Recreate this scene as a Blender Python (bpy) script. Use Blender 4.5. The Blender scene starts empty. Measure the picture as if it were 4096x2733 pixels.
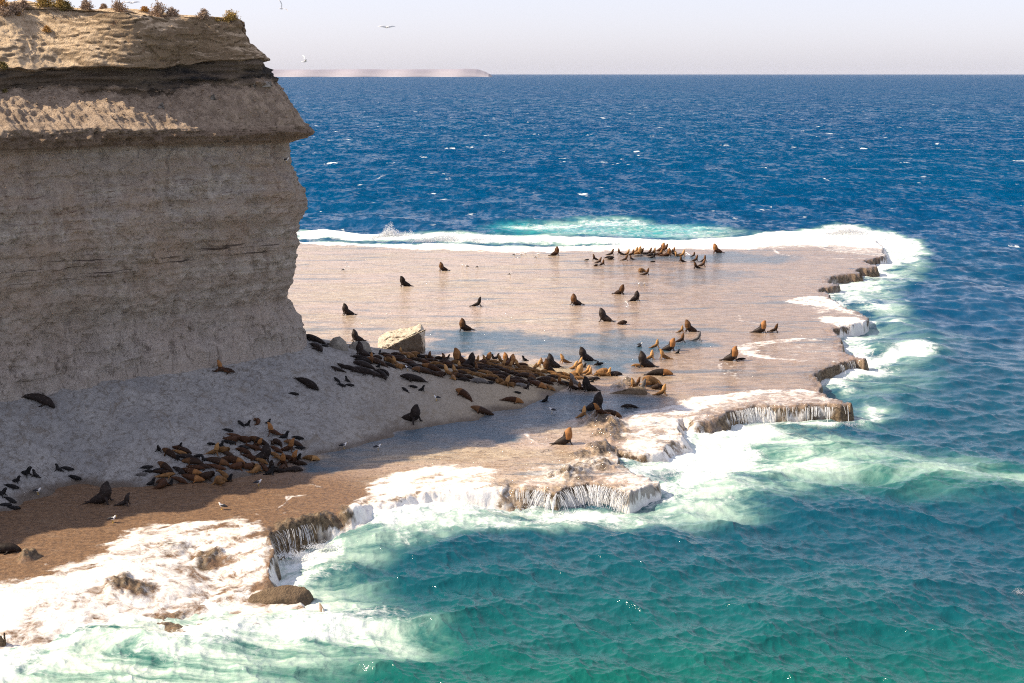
import bpy, bmesh, math, random
import numpy as np
from mathutils import Vector, Matrix

# ---------------------------------------------------------------- camera, sky, sun, exposure
S = bpy.context.scene
C = S.collection
CAMZ = 35.0
PITCH = math.radians(10.67)
cam_d = bpy.data.cameras.new('camera'); cam = bpy.data.objects.new('camera', cam_d); C.objects.link(cam)
cam.location = (0, 0, CAMZ); cam.rotation_euler = (math.pi/2 - PITCH, 0, 0)
cam_d.lens = 50; cam_d.sensor_width = 36; cam_d.clip_start = 1; cam_d.clip_end = 90000
S.camera = cam
SUN_EL = 41.0
SUN_AZ = 1.0          # degrees beyond straight left
sd = Vector((-math.cos(math.radians(SUN_EL))*math.cos(math.radians(SUN_AZ)),
             math.cos(math.radians(SUN_EL))*math.sin(math.radians(SUN_AZ)), math.sin(math.radians(SUN_EL))))
W = bpy.data.worlds.new('World'); S.world = W; W.use_nodes = True
wn = W.node_tree.nodes; wl = W.node_tree.links; wn.clear()
wo = wn.new('ShaderNodeOutputWorld'); bg = wn.new('ShaderNodeBackground'); sky = wn.new('ShaderNodeTexSky')
sky.sky_type = 'NISHITA'; sky.sun_disc = False
sky.sun_elevation = math.radians(SUN_EL); sky.sun_rotation = math.atan2(sd.x, sd.y)
sky.air_density = 0.9; sky.dust_density = 0.9; sky.ozone_density = 1.0; sky.altitude = 0
bg.inputs['Strength'].default_value = 0.110
tint = wn.new('ShaderNodeMix'); tint.data_type = 'RGBA'; tint.blend_type = 'MULTIPLY'; tint.inputs[0].default_value = 1
tint.inputs[7].default_value = (0.955, 0.93, 1.085, 1); hs_ = wn.new('ShaderNodeHueSaturation'); hs_.inputs['Saturation'].default_value = 0.62
wl.new(sky.outputs[0], hs_.inputs['Color']); wl.new(hs_.outputs[0], tint.inputs[6]); veil = wn.new('ShaderNodeMix'); veil.data_type = 'RGBA'; veil.inputs[0].default_value = 0.42; veil.inputs[7].default_value = (3.75, 3.68, 4.12, 1)
wl.new(tint.outputs[2], veil.inputs[6]); wl.new(veil.outputs[2], bg.inputs['Color']); wl.new(bg.outputs[0], wo.inputs['Surface'])
sl = bpy.data.lights.new('sun', 'SUN'); sl.energy = 4.4; sl.angle = math.radians(0.5); sl.color = (1.0, 0.84, 0.64)
so = bpy.data.objects.new('sun', sl); C.objects.link(so); so.rotation_euler = sd.to_track_quat('Z', 'Y').to_euler()
S.view_settings.view_transform = 'Standard'; S.view_settings.look = 'None'
S.view_settings.exposure = 0.95; S.view_settings.gamma = 1
S.cycles.max_bounces = 5; S.cycles.diffuse_bounces = 2; S.cycles.glossy_bounces = 2
S.cycles.volume_bounces = 0; S.cycles.transmission_bounces = 2; S.cycles.use_denoising = False; S.cycles.pixel_filter_type = 'BLACKMAN_HARRIS'; S.cycles.filter_width = 1.1
S.cycles.sample_clamp_indirect = 6

# ---------------------------------------------------------------- numeric helpers
SP, CP = math.sin(PITCH), math.cos(PITCH); F = 5688.9
def at(px, py, z=0.0):                      # photo pixel (4096 wide) -> point of the level z
    up = 1366.5 - py
    dy = F*CP + up*SP; dz = -F*SP + up*CP
    t = (z - CAMZ)/dz
    return ((px-2048.0)*t, dy*t, z)
def pts(lst, z=0.0): return np.array([at(a, b, z)[:2] for a, b in lst])
def ratio(px, py):                          # x/y of a photo column
    up = 1366.5 - py; return (px-2048.0)/(F*CP + up*SP)
def ss(a, b, x):
    t = np.clip((x-a)/(b-a), 0, 1); return t*t*(3-2*t)
rng = np.random.default_rng(7)
PERM = rng.permutation(1 << 12).astype(np.int32); PM = (1 << 12)-1
GA = rng.uniform(-1, 1, (1 << 12,)).astype(np.float32)
def _h(i, j, k=0): return GA[PERM[(PERM[(PERM[i & PM] + j) & PM] + k) & PM]]
def vn2(x, y, seed=0):
    xi = np.floor(x).astype(np.int64); yi = np.floor(y).astype(np.int64)
    fx = x-xi; fy = y-yi; fx = fx*fx*fx*(fx*(fx*6-15)+10); fy = fy*fy*fy*(fy*(fy*6-15)+10)
    a = _h(xi, yi, seed); b = _h(xi+1, yi, seed); c = _h(xi, yi+1, seed); d = _h(xi+1, yi+1, seed)
    return (a*(1-fx)+b*fx)*(1-fy)+(c*(1-fx)+d*fx)*fy
def fbm(x, y, o=5, seed=0, g=0.5):
    s = 0; a = 1.0; n = 0
    for k in range(o):
        s = s + a*vn2(x+13.7*k, y-7.1*k, seed+k*17); n += a; a *= g; x = x*2.03; y = y*2.03
    return s/n*1.6
def ridged(x, y, o=4, seed=0):
    s = 0; a = 1.0; n = 0
    for k in range(o):
        s = s + a*(1-2*np.abs(vn2(x+5.3*k, y+3.3*k, seed+k*31))); n += a; a *= 0.5; x = x*2.1; y = y*2.1
    return s/n
def pdist(P, X, Y, closed=False):
    d = np.full(X.shape, 1e18); n = len(P)
    for i in range(n if closed else n-1):
        ax, ay = P[i]; bx, by = P[(i+1) % n]; vx, vy = bx-ax, by-ay
        L = vx*vx+vy*vy+1e-12
        t = np.clip(((X-ax)*vx+(Y-ay)*vy)/L, 0, 1)
        d = np.minimum(d, (X-ax-t*vx)**2+(Y-ay-t*vy)**2)
    return np.sqrt(d)
def inside(P, X, Y):
    r = np.zeros(X.shape, bool); n = len(P)
    for i in range(n):
        ax, ay = P[i]; bx, by = P[(i+1) % n]
        if ay == by: continue
        c = ((ay > Y) != (by > Y)) & (X < (bx-ax)*(Y-ay)/(by-ay)+ax)
        r ^= c
    return r
def sdf(P, X, Y): return np.where(inside(P, X, Y), 1, -1)*pdist(P, X, Y, True)

def grid_mesh(name, X, Y, Z, keep=None, attrs=None, mats=()):
    r, c = X.shape
    co = np.stack([X, Y, Z], -1).reshape(-1, 3).astype(np.float32)
    idx = np.arange(r*c).reshape(r, c)
    q = np.stack([idx[:-1, :-1], idx[:-1, 1:], idx[1:, 1:], idx[1:, :-1]], -1).reshape(-1, 4)
    if keep is not None:
        kf = keep.reshape(-1); q = q[kf[q].any(1)]
        used = np.zeros(r*c, bool); used[q.reshape(-1)] = True
        mp = np.cumsum(used)-1; q = mp[q]; co = co[used]
    else: used = np.ones(r*c, bool)
    me = bpy.data.meshes.new(name); me.vertices.add(len(co)); me.vertices.foreach_set('co', co.reshape(-1))
    me.loops.add(q.size); me.loops.foreach_set('vertex_index', q.reshape(-1).astype(np.int32))
    me.polygons.add(len(q)); me.polygons.foreach_set('loop_start', np.arange(0, q.size, 4, dtype=np.int32))
    me.polygons.foreach_set('loop_total', np.full(len(q), 4, np.int32))
    me.update(calc_edges=True)
    me.polygons.foreach_set('use_smooth', np.ones(len(q), bool))
    for k, v in (attrs or {}).items():
        a = me.attributes.new(k, 'FLOAT', 'POINT'); a.data.foreach_set('value', v.reshape(-1)[used].astype(np.float32))
    for m in mats: me.materials.append(m)
    o = bpy.data.objects.new(name, me); C.objects.link(o); return o
def raw_mesh(name, V, Fc, mats=(), smooth=False, mi=None):
    me = bpy.data.meshes.new(name); me.from_pydata([tuple(v) for v in V], [], [tuple(f) for f in Fc])
    for m in mats: me.materials.append(m)
    if smooth: me.polygons.foreach_set('use_smooth', np.ones(len(Fc), bool))
    if mi is not None: me.polygons.foreach_set('material_index', np.array(mi, np.int32))
    me.update(); return me
def link(name, me, parent=None, loc=None, rot=None, scale=None):
    o = bpy.data.objects.new(name, me); C.objects.link(o)
    if parent: o.parent = parent
    if loc is not None: o.location = loc
    if rot is not None: o.rotation_euler = rot
    if scale is not None: o.scale = scale
    return o
def tag(o, label=None, cat=None, group=None, kind=None):
    if label: o['label'] = label
    if cat: o['category'] = cat
    if group: o['group'] = group
    if kind: o['kind'] = kind
    return o

# ---------------------------------------------------------------- material helper
class N:
    def __init__(s, name):
        s.m = bpy.data.materials.new(name); s.m.use_nodes = True; s.t = s.m.node_tree; s.t.nodes.clear()
        s.out = s.t.nodes.new('ShaderNodeOutputMaterial')
    def n(s, typ, **kw):
        nd = s.t.nodes.new(typ)
        for k, v in kw.items(): setattr(nd, k, v)
        return nd
    def l(s, a, b): s.t.links.new(a, b)
    def put(s, sock, v):
        if isinstance(v, bpy.types.NodeSocket): s.l(v, sock)
        elif v is not None:
            if hasattr(sock.default_value, '__len__') and len(sock.default_value) == 4 and len(v) == 3: v = (*v, 1)
            sock.default_value = v
    def attr(s, name): return s.n('ShaderNodeAttribute', attribute_name=name).outputs['Fac']
    def pos(s): return s.n('ShaderNodeNewGeometry').outputs['Position']
    def obj(s): return s.n('ShaderNodeTexCoord').outputs['Object']
    def math(s, op, a, b=None, c=None, clamp=False):
        nd = s.n('ShaderNodeMath', operation=op, use_clamp=clamp); s.put(nd.inputs[0], a)
        if b is not None: s.put(nd.inputs[1], b)
        if c is not None: s.put(nd.inputs[2], c)
        return nd.outputs[0]
    def vmul(s, v, k):
        nd = s.n('ShaderNodeVectorMath', operation='MULTIPLY'); s.put(nd.inputs[0], v); s.put(nd.inputs[1], k); return nd.outputs[0]
    def vop(s, op, a, b):
        nd = s.n('ShaderNodeVectorMath', operation=op); s.put(nd.inputs[0], a); s.put(nd.inputs[1], b); return nd.outputs[0]
    def noise(s, vec, scale, detail=4, rough=0.55, dist=0.0, col=False):
        nd = s.n('ShaderNodeTexNoise'); s.put(nd.inputs['Vector'], vec); nd.inputs['Scale'].default_value = scale
        nd.inputs['Detail'].default_value = detail; nd.inputs['Roughness'].default_value = rough; nd.inputs['Distortion'].default_value = dist
        return nd.outputs['Color' if col else 'Fac']
    def vor(s, vec, scale, feat='F1'):
        nd = s.n('ShaderNodeTexVoronoi', feature=feat); s.put(nd.inputs['Vector'], vec); nd.inputs['Scale'].default_value = scale
        return nd.outputs['Distance']
    def ramp(s, v, a, b, lo=0.0, hi=1.0, smooth=True):
        nd = s.n('ShaderNodeMapRange'); nd.interpolation_type = 'SMOOTHSTEP' if smooth else 'LINEAR'
        s.put(nd.inputs[0], v); s.put(nd.inputs[1], a); s.put(nd.inputs[2], b); s.put(nd.inputs[3], lo); s.put(nd.inputs[4], hi)
        return nd.outputs[0]
    def mix(s, f, a, b):
        nd = s.n('ShaderNodeMix', data_type='RGBA'); s.put(nd.inputs[0], f); s.put(nd.inputs[6], a); s.put(nd.inputs[7], b); return nd.outputs[2]
    def fmix(s, f, a, b):
        nd = s.n('ShaderNodeMix', data_type='FLOAT'); s.put(nd.inputs[0], f); s.put(nd.inputs[2], a); s.put(nd.inputs[3], b); return nd.outputs[0]
    def sep(s, v):
        nd = s.n('ShaderNodeSeparateXYZ'); s.put(nd.inputs[0], v); return nd.outputs
    def bump(s, h, dist, strength=1.0, normal=None):
        nd = s.n('ShaderNodeBump'); s.put(nd.inputs['Height'], h); nd.inputs['Distance'].default_value = dist
        s.put(nd.inputs['Strength'], strength)
        if normal is not None: s.l(normal, nd.inputs['Normal'])
        return nd.outputs[0]
    def bsdf(s, col, rough=0.8, spec=0.3, normal=None, coat=None, coat_rough=None, ior=None, coat_normal=None, sheen=None, trans=None):
        b = s.n('ShaderNodeBsdfPrincipled'); s.put(b.inputs['Base Color'], col); s.put(b.inputs['Roughness'], rough)
        s.put(b.inputs['Specular IOR Level'], spec)
        if normal is not None: s.l(normal, b.inputs['Normal'])
        if coat is not None: s.put(b.inputs['Coat Weight'], coat); s.put(b.inputs['Coat Roughness'], coat_rough); b.inputs['Coat IOR'].default_value = 1.33
        if coat_normal is not None: s.l(coat_normal, b.inputs['Coat Normal'])
        if ior: b.inputs['IOR'].default_value = ior
        return b
    def end(s, b): s.l(b.outputs[0], s.out.inputs['Surface']); return s.m
def simple(name, col, rough=0.7, spec=0.3):
    m = N(name); return m.end(m.bsdf(col, rough, spec))

# ---------------------------------------------------------------- outlines read off the place
ZP = 1.9
def cr(lst, ox, oy, s): return [(ox+a/s, oy+b/s) for a, b in lst]
def c5(l): return cr(l, 2730, 911, 1.7204)
def c4(l): return cr(l, 1366, 911, 1.7204)
def c6(l): return cr(l, 0, 1822, 1.7204)
def c7(l): return cr(l, 1366, 1822, 1.7204)
RIM_RIGHT = c5([(900,65),(1150,62),(1330,85),(1385,150),(1395,190),(1350,207),(1260,232),(1335,253),(1325,268),(1190,287),(1200,300),(1232,314),(1120,318),(1010,335),(1010,372),(1090,388),(975,415),(968,430),(1005,470),(1080,515),(1160,565),(1270,610),(1240,650),(1060,700),(1100,760),(1130,840),(1160,872),(1270,900),(1262,914),(1200,905),(1080,935),(990,955),(910,985),(900,1040),(945,1060),(970,1090),(1000,1150),(1060,1180),(1142,1200),(1080,1222),(850,1220),(500,1226),(420,1242),(300,1268),(190,1300),(160,1328),(90,1338),(0,1300)])
RIM_MID = cr([(2100,870),(2150,1010),(2050,1170),(1900,1270),(1500,1330),(1240,1330),(1130,1250),(1140,1400),(1050,1538)],2200,1500,4.2727)
RIM_LEDGE = c7([(1900,60),(2100,120),(2160,170),(2050,215),(1985,245),(1900,215),(1800,195),(1700,190),(1560,215),(1480,255),(1420,250),(1340,222),(1195,222),(1150,190),(1090,240),(900,250),(700,260),(520,280),(400,300),(300,330),(190,345),(130,375),(50,400),(0,405)])
RIM_LEFT = c6([(2230,430),(2130,445),(2060,470),(1950,490),(1895,520),(1915,600),(1890,680),(1830,735),(1900,800),(2030,835),(2090,880),(2080,930),(1980,975),(1830,1005),(1600,1060),(1400,1120),(1150,1140),(950,1110),(780,1080),(700,1150),(560,1250),(300,1330),(60,1330),(-300,1450),(-900,1700)])
BACK = [(-1500,2300),(-1500,1200),(600,1000),(1150,962),(1700,985),(2100,990),(2500,975),(2900,955),(3100,952)]
PLAT = pts(BACK+RIM_RIGHT+RIM_MID+RIM_LEDGE+RIM_LEFT, ZP)
SLOPE_LOW = c6([(-900,900),(-300,600),(0,390),(120,370),(180,320),(380,285),(430,230),(560,205),(680,230),(850,215),(1000,205),(1300,190),(1450,190),(1650,150),(1780,125),(1900,95),(2000,40)])+c4([(60,1525),(200,1480),(360,1440),(370,1410),(700,1360),(940,1320),(1060,1260),(1250,1240),(1480,1140),(1590,1060),(1660,1010)])
SLOPE_BACK = [(2290,1475),(2150,1462),(2000,1445),(1800,1432),(1690,1425),(1500,1405),(1420,1385),(1330,1362),(1200,1335),(1000,1315),(0,1300),(-1500,1300)]
SLOPE = pts(SLOPE_LOW+SLOPE_BACK, ZP)
# the line of the cliff face, world metres: from far left of the frame to the corner and round to the back
FACE = np.array([(-90,78),(-78,90),(-66,101.5),(-55,111.5),(-45.5,119.3),(-38,125.3),(-31,131.2),(-26.2,135.6),(-23.2,138.6),(-22.3,140.3),(-22.4,142.2),(-23.6,144.6),(-27,148.4),(-33,153.5),(-43,161),(-60,171),(-90,186)])

def near_drop(X, Y):                        # the ledge at the near left slopes down to the sea
    L = pts([(-600,2700),(400,2420),(800,2330),(1080,2190)], 1.2)
    i = inside(pts([(-900,3100),(-900,2350),(100,2330),(300,2260),(420,2230),(620,2120),(820,2090),(1100,2125),(1180,2200),(1400,2500),(900,3100)], ZP), X, Y)
    P2 = pts([(-900,2350),(100,2330),(300,2260),(420,2230),(620,2120),(820,2090),(1100,2125)], ZP)
    return np.where(i, ss(0, 11, pdist(P2, X, Y)), 0)
ROCKS = [  # low rocky humps of the shelf: photo x, y, radius m, height m
    (2395,1690,1.6,.5),(2440,1740,1.8,.55),(2400,1800,1.5,.6),(2310,1822,.9,.35),(2470,1700,1.3,.4),(2392,1860,1.4,.45),(2310,1880,1.2,.3),
    (2510,1531,.9,.55),(2480,1550,1.0,.45),(2400,1665,1.3,.5),(2300,1905,1.4,.35),(2240,1900,1.2,.3),(120,2280,.8,.6),(490,2365,1.2,.4),
    (560,2372,1.1,.3),(830,2250,1.2,.35),(700,2222,1.1,.22),(690,2470,2.0,.3),(300,1660,2.,.1),
    (1240,2075,.9,.35),(1300,2060,.8,.3),(1410,2045,1.1,.4),(1160,2095,1.0,.3),(2470,2020,1.5,.5),(2050,1500,1.2,.1)]
SOFT = [(c7([(1120,190),(1090,240),(900,250),(700,260),(520,280),(400,300),(300,330),(190,345),(130,375)]), 4.2),
        (c5([(190,1300),(160,1328),(90,1338),(0,1300)])+cr([(2100,870),(2150,1010),(2050,1170),(1900,1270)],2200,1500,4.2727), 3.0),
        (c6([(1830,800),(2030,835),(2090,880),(2080,930),(1980,975)]), 2.0),
        (c5([(900,65),(1150,62),(1330,85)]), 4.0)]
def plat_h(X, Y, sdv=None):
    if sdv is None: sdv = sdf(PLAT, X, Y)
    jag = 0.13*fbm(X*0.8, Y*0.8, 3, 3)+0.5*fbm(X*0.25, Y*0.25, 2, 9)
    s = sdv+jag
    nd = near_drop(X, Y)
    top = ZP + 0.05*fbm(X*.12, Y*.12, 3, 21) + 0.02*fbm(X*1.3, Y*1.3, 3, 5) - 1.75*nd + nd*(0.3*fbm(X*.35, Y*.35, 4, 61))
    e = ss(2.2, 0.0, s)*(1-nd)
    top = top - 0.16*e*(0.5+fbm(X*1.7, Y*1.7, 4, 11)) 
    for (px, py, r, h) in ROCKS:
        x0, y0, _ = at(px, py, ZP-1.0*(py > 2200))
        dd = np.sqrt((X-x0)**2+((Y-y0)*.75)**2)/r
        m = dd < 1.6
        if m.any():
            xm, ym = X[m], Y[m]
            top[m] += h*ss(1.25, 0.15, dd[m]+0.35*fbm(xm*1.1, ym*1.1, 3, 77))*(1+.35*fbm(xm*1.9, ym*1.9, 3, 51))
    wd_ = 0.5+1.6*nd+.75*ss(-.1, .5, fbm(X*.22, Y*.22, 3, 19))
    for P_, k_ in SOFT: wd_ = np.maximum(wd_, k_*ss(4.5, 1.5, pdist(pts(P_, ZP), X, Y)))
    w = ss(0, 1, np.clip((s+wd_)/(wd_+.03), 0, 1))
    w = np.where(wd_ > 1, np.clip((s+wd_)/(wd_+.03), 0, 1)**1.3, w)
    return top*w - 1.2*(1-w), sdv
def slope_h(X, Y):
    s = sdf(SLOPE, X, Y)
    jag = 0.5*fbm(X*.3, Y*.3, 4, 41)
    d = s+jag
    dC = pdist(FACE, X, Y); inC = inside(np.vstack([FACE, [(-90,78)]]), X, Y) 
    dC = np.where(inC, 0, dC)
    dl = np.clip(d, 0, None)
    back = ss(136, 142, Y)*1.2
    foot = 7.0 - 5.1 + 0
    z = ZP - 0.06 + 6.6*(dl/(dl+dC+1e-3))**1.05
    z = z + 0.10*fbm(X*.25, Y*.25, 3, 2)*ss(0, 3, d) + 0.035*ridged(X*.9+Y*.5, Y*.7-X*.4, 4, 8)*ss(0, 1.5, d)
    z = np.where(d > 0, z+0.10*ss(0, .5, d), ZP-0.06+d*0.9)
    return z, d
def ground(x, y):
    X = np.array([x], float); Y = np.array([y], float)
    a = plat_h(X, Y)[0][0]; b = slope_h(X, Y)[0][0]
    return max(a, b, 0.0)
# coarse lookup of the ground so that many things can be set down quickly
GX = np.arange(-60, 72, 0.5); GY = np.arange(84, 300, 0.5)
_gx, _gy = np.meshgrid(GX, GY)
GZ = np.maximum(plat_h(_gx.copy(), _gy.copy())[0], slope_h(_gx, _gy)[0])
def gz(x, y):
    i = (x-GX[0])/.5; j = (y-GY[0])/.5
    i = min(max(i, 0), len(GX)-2.001); j = min(max(j, 0), len(GY)-2.001)
    a, b = int(i), int(j); u, v = i-a, j-b
    return float((GZ[b,a]*(1-u)+GZ[b,a+1]*u)*(1-v)+(GZ[b+1,a]*(1-u)+GZ[b+1,a+1]*u)*v)
def drop(px, py):                           # the ground point seen at a photo pixel: march along the sight line
    up = 1366.5-py; dy = F*CP+up*SP; dz = -F*SP+up*CP; dx = px-2048.0
    t = 84/dy; last = t
    while t < 320/dy:
        if CAMZ+dz*t <= max(gz(dx*t, dy*t), 0): break
        last = t; t += 0.7/dy
    a, b = last, t
    for _ in range(12):
        m = (a+b)/2
        if CAMZ+dz*m <= max(gz(dx*m, dy*m), 0): b = m
        else: a = m
    return (dx*b, dy*b, CAMZ+dz*b)
# ---------------------------------------------------------------- materials of the setting
def foam_mask(m, P, F_, fine=True):
    """lacy foam: F_ 0..1 coverage; broken up by warped noise"""
    w = m.noise(P, 0.35, 3, col=True)
    Pw = m.vop('ADD', P, m.vmul(m.vop('SUBTRACT', w, (.5,.5,.5)), (2.2,2.2,0)))
    a = m.noise(Pw, 0.8, 8, 0.72, 0.8)
    r1 = m.math('ABSOLUTE', m.math('SUBTRACT', m.noise(Pw, 0.9, 5, .62, .6), .5))
    r2 = m.math('ABSOLUTE', m.math('SUBTRACT', m.noise(Pw, 2.6, 4, .62, .5), .5))
    lace = m.math('SUBTRACT', 0.5, m.math('ADD', m.math('MULTIPLY', r1, 3.4), m.math('MULTIPLY', r2, 2.2)))
    n = m.math('ADD', m.math('MULTIPLY', m.math('SUBTRACT', a, .5), 1.9), m.math('MULTIPLY', lace, 0.55))
    k = m.math('ADD', m.math('MULTIPLY', F_, 1.85), m.math('SUBTRACT', m.math('MULTIPLY', n, 1.15), 1.0))
    return m.ramp(k, -0.08, 1.05), m.math('ADD', m.math('MULTIPLY', a, .7), m.math('MULTIPLY', lace, .25))
def mat_sea():
    m = N('sea_water'); P = m.pos(); xyz = m.sep(P)
    foam = m.attr('foam'); milk = m.attr('milk'); far = m.attr('far'); shoal = m.attr('shoal'); cap = m.attr('cap')
    big = m.noise(m.vmul(P, (.006,.003,0)), 1.0, 3)
    col = m.mix(shoal, (0.0002,0.051,0.132), (0.0004,0.054,0.084))
    col = m.mix(m.attr('green'), col, (0.0016,0.108,0.068))
    col = m.mix(m.ramp(big, .35, .7, 0, .35), col, (0.0003,0.033,0.112))
    mlk = m.math('MULTIPLY', milk, m.math('ADD', m.ramp(m.noise(m.vmul(P, (.10,.22,.1)), 1.0, 7, .66, 1.2), .34, .62, .12, 1.0), m.ramp(m.noise(m.vmul(P, (.5,1.0,.1)), 1.0, 6, .7, 1.0), .5, .75, 0, .25)), clamp=True)
    col = m.mix(m.math('POWER', mlk, 1.5), m.mix(mlk, col, (.04,.27,.20)), (0.62,0.70,0.60))
    col = m.mix(m.math('MULTIPLY', m.attr('tq'), m.ramp(m.noise(P, .5, 5), .35, .7, .4, 1), clamp=True), col, (0.02,0.27,0.29))
    fm, a = foam_mask(m, P, foam)
    # whitecaps of the open sea
    s1 = m.noise(m.vmul(P, (.055,.02,0)), 1.0, 2); s2 = m.noise(m.vmul(P, (.12,.075,0)), 1.0, 3, .6)
    s3 = m.noise(m.vmul(P, (1.2,.5,0)), 1.0, 3)
    fl = m.math('MULTIPLY', m.ramp(s1, .47, .56), m.ramp(m.math('ADD', s2, m.math('MULTIPLY', m.math('SUBTRACT', s3, .5), .12)), .662, .70))
    fl = m.math('MULTIPLY', fl, m.ramp(m.sep(P)[1], 190, 260))
    s4 = m.noise(m.vmul(P, (.9,.5,0)), 1.0, 6, .7)
    capm = m.ramp(m.math('ADD', cap, m.math('MULTIPLY', m.math('SUBTRACT', s4, .5), 1.6)), .80, 1.05)
    fm = m.math('MAXIMUM', m.math('MAXIMUM', fm, m.math('MULTIPLY', fl, .9)), m.math('MULTIPLY', capm, .85))
    # surface slopes too small for the mesh
    v = m.noise(m.vmul(P, (.55,.30,0)), 1.0, 5, .66, col=True)
    v2 = m.noise(m.vmul(P, (.12,.05,0)), 1.0, 4, .6, col=True)
    tilt = m.vop('ADD', m.vmul(m.vop('SUBTRACT', v, (.5,.5,.5)), (1.4,2.2,0)), m.vmul(m.vop('SUBTRACT', v2, (.5,.5,.5)), (.8,1.25,0)))
    k = m.n('ShaderNodeVectorMath', operation='SCALE'); m.l(tilt, k.inputs[0]); m.l(m.math('MULTIPLY', far, 1.0), k.inputs['Scale'])
    nb = m.bump(m.noise(m.vmul(P, (1.0,.7,1)), 5.0, 5, .6), 0.05, m.math('SUBTRACT', 1.0, far, clamp=True))
    k2 = m.n('ShaderNodeVectorMath', operation='SCALE'); k2.inputs[0].default_value = (-.07,-.23,0); m.l(far, k2.inputs['Scale'])
    nn = m.vop('ADD', m.vop('ADD', nb, k2.outputs[0]), k.outputs[0]); nz = m.n('ShaderNodeVectorMath', operation='NORMALIZE'); m.l(nn, nz.inputs[0])
    fb = m.bump(a, 0.14, 0.7)
    foamc = m.mix(m.ramp(a, .35, .6), (.70,.76,.74), (.86,.855,.82))
    water = m.bsdf(col, m.fmix(far, .05, .16), m.fmix(far, .50, .008), nz.outputs[0], ior=1.33)
    fo = m.bsdf(foamc, .7, .2, fb)
    mx = m.n('ShaderNodeMixShader'); m.l(fm, mx.inputs[0]); m.l(water.outputs[0], mx.inputs[1]); m.l(fo.outputs[0], mx.inputs[2])
    m.l(mx.outputs[0], m.out.inputs['Surface']); return m.m
def mat_shelf():
    m = N('wet_rock_shelf'); P = m.pos(); foam = m.attr('foam'); pool = m.attr('pool'); alg = m.attr('algae'); dry = m.attr('dry')
    g = m.n('ShaderNodeNewGeometry').outputs['Normal']; nz = m.sep(g)[2]
    a = m.noise(m.vmul(P, (.5,.8,.6)), 1.0, 8, .65); b = m.noise(P, 2.6, 8, .7); c = m.noise(m.vmul(P, (.06,.16,.1)), 1.0, 4)
    col = m.mix(m.ramp(a, .3, .7), (.34,.25,.155), (.56,.455,.31))
    col = m.mix(m.ramp(c, .35, .65, 0, .6), col, (.52,.39,.33))
    col = m.mix(m.ramp(m.noise(m.vmul(P, (.30,1.5,1)), 1.0, 6, .68, .3), .50, .66, 0, .65), col, (.34,.215,.10)); col = m.mix(m.ramp(m.noise(m.vmul(P, (.22,.7,1)), 1.0, 6, .7, .6), .53, .68, 0, .6), col, (.20,.15,.12))
    ck = m.math('ABSOLUTE', m.math('SUBTRACT', m.noise(m.vmul(P, (.16,.30,1)), 1.0, 5, .6, .5), .5)); col = m.mix(m.math('MULTIPLY', m.ramp(ck, .010, .0), m.ramp(a, .40, .55)), col, (.09,.06,.04))
    col = m.mix(m.ramp(b, .50, .66, 0, .75), col, (.15,.09,.05))
    ac = m.mix(m.ramp(b, .35, .68), (.215,.125,.065), (.10,.06,.036))
    ac = m.mix(m.ramp(m.noise(P, 7.0, 5), .62, .75, 0, .5), ac, (.42,.30,.16))
    sx = m.math('ADD', m.sep(P)[0], m.math('MULTIPLY', m.math('SUBTRACT', c, .5), 30)); col = m.mix(m.ramp(sx, -2, 26, 0, .8), col, m.mix(m.ramp(a, .3, .7), (.16,.105,.07), (.33,.225,.155)))
    col = m.mix(m.math('MULTIPLY', alg, m.ramp(a, .25, .5, .75, 1)), col, ac)
    pn = m.math('MULTIPLY', pool, m.ramp(m.math('ADD', c, m.math('MULTIPLY', a, .6)), .55, .95, .55, 1.1), clamp=True)
    pn = m.math('MAXIMUM', pn, m.math('MULTIPLY', m.ramp(m.noise(m.vmul(P, (.06,.34,1)), 1.0, 6, .66, .4), .53, .64, 0, .62), m.math('SUBTRACT', 1.0, alg, clamp=True)))
    col = m.mix(pn, col, (.030,.076,.112))
    rockc = m.mix(m.ramp(m.noise(P, 3.0, 8, .7), .35, .65), (.045,.030,.018), (.20,.145,.085))
    steep = m.ramp(nz, .80, .55)
    col = m.mix(m.math('MAXIMUM', steep, m.math('MULTIPLY', m.attr('rock'), m.ramp(b, .30, .5))), col, rockc)
    fm, fa = foam_mask(m, P, foam)
    # water running down the steep rim in strings
    st = m.noise(m.vmul(P, (2.4,2.4,.35)), 1.0, 6, .65)
    run = m.math('MULTIPLY', m.ramp(m.math('ADD', st, m.ramp(m.sep(P)[2], 1.7, .2, -.10, .20)), .44, .60), m.ramp(foam, .10, .35)); run = m.math('MAXIMUM', run, m.ramp(foam, .72, .92))
    fm = m.fmix(steep, fm, run)
    # ripples of the thin sheet of water
    rp = m.noise(m.vmul(P, (.85,1.9,1)), 1.1, 6, .62, .4); rp2 = m.noise(m.vmul(P, (.22,.5,1)), 1.0, 4, .6)
    h = m.math('ADD', rp, m.math('MULTIPLY', rp2, 1.3))
    h = m.math('ADD', h, m.math('MULTIPLY', m.noise(m.vmul(P, (3.0,6.5,1)), 1.0, 4, .6), .35)); nb = m.bump(h, .30, m.fmix(alg, 1.0, 1.0))
    rb = m.bump(m.math('ADD', b, a), .12, 1.0)
    film = m.math('MULTIPLY', m.math('SUBTRACT', 1.0, steep, clamp=True), m.fmix(alg, 1.0, .45))
    wat = m.bsdf(col, m.fmix(pn, .6, .5), .2, rb, coat=film, coat_rough=m.fmix(alg, .10, .32), coat_normal=nb)
    fo = m.bsdf(m.mix(m.ramp(fa, .35, .6), (.74,.71,.66), (.87,.85,.80)), .7, .2, m.bump(fa, .12, .7))
    mx = m.n('ShaderNodeMixShader'); m.l(fm, mx.inputs[0]); m.l(wat.outputs[0], mx.inputs[1]); m.l(fo.outputs[0], mx.inputs[2])
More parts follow.
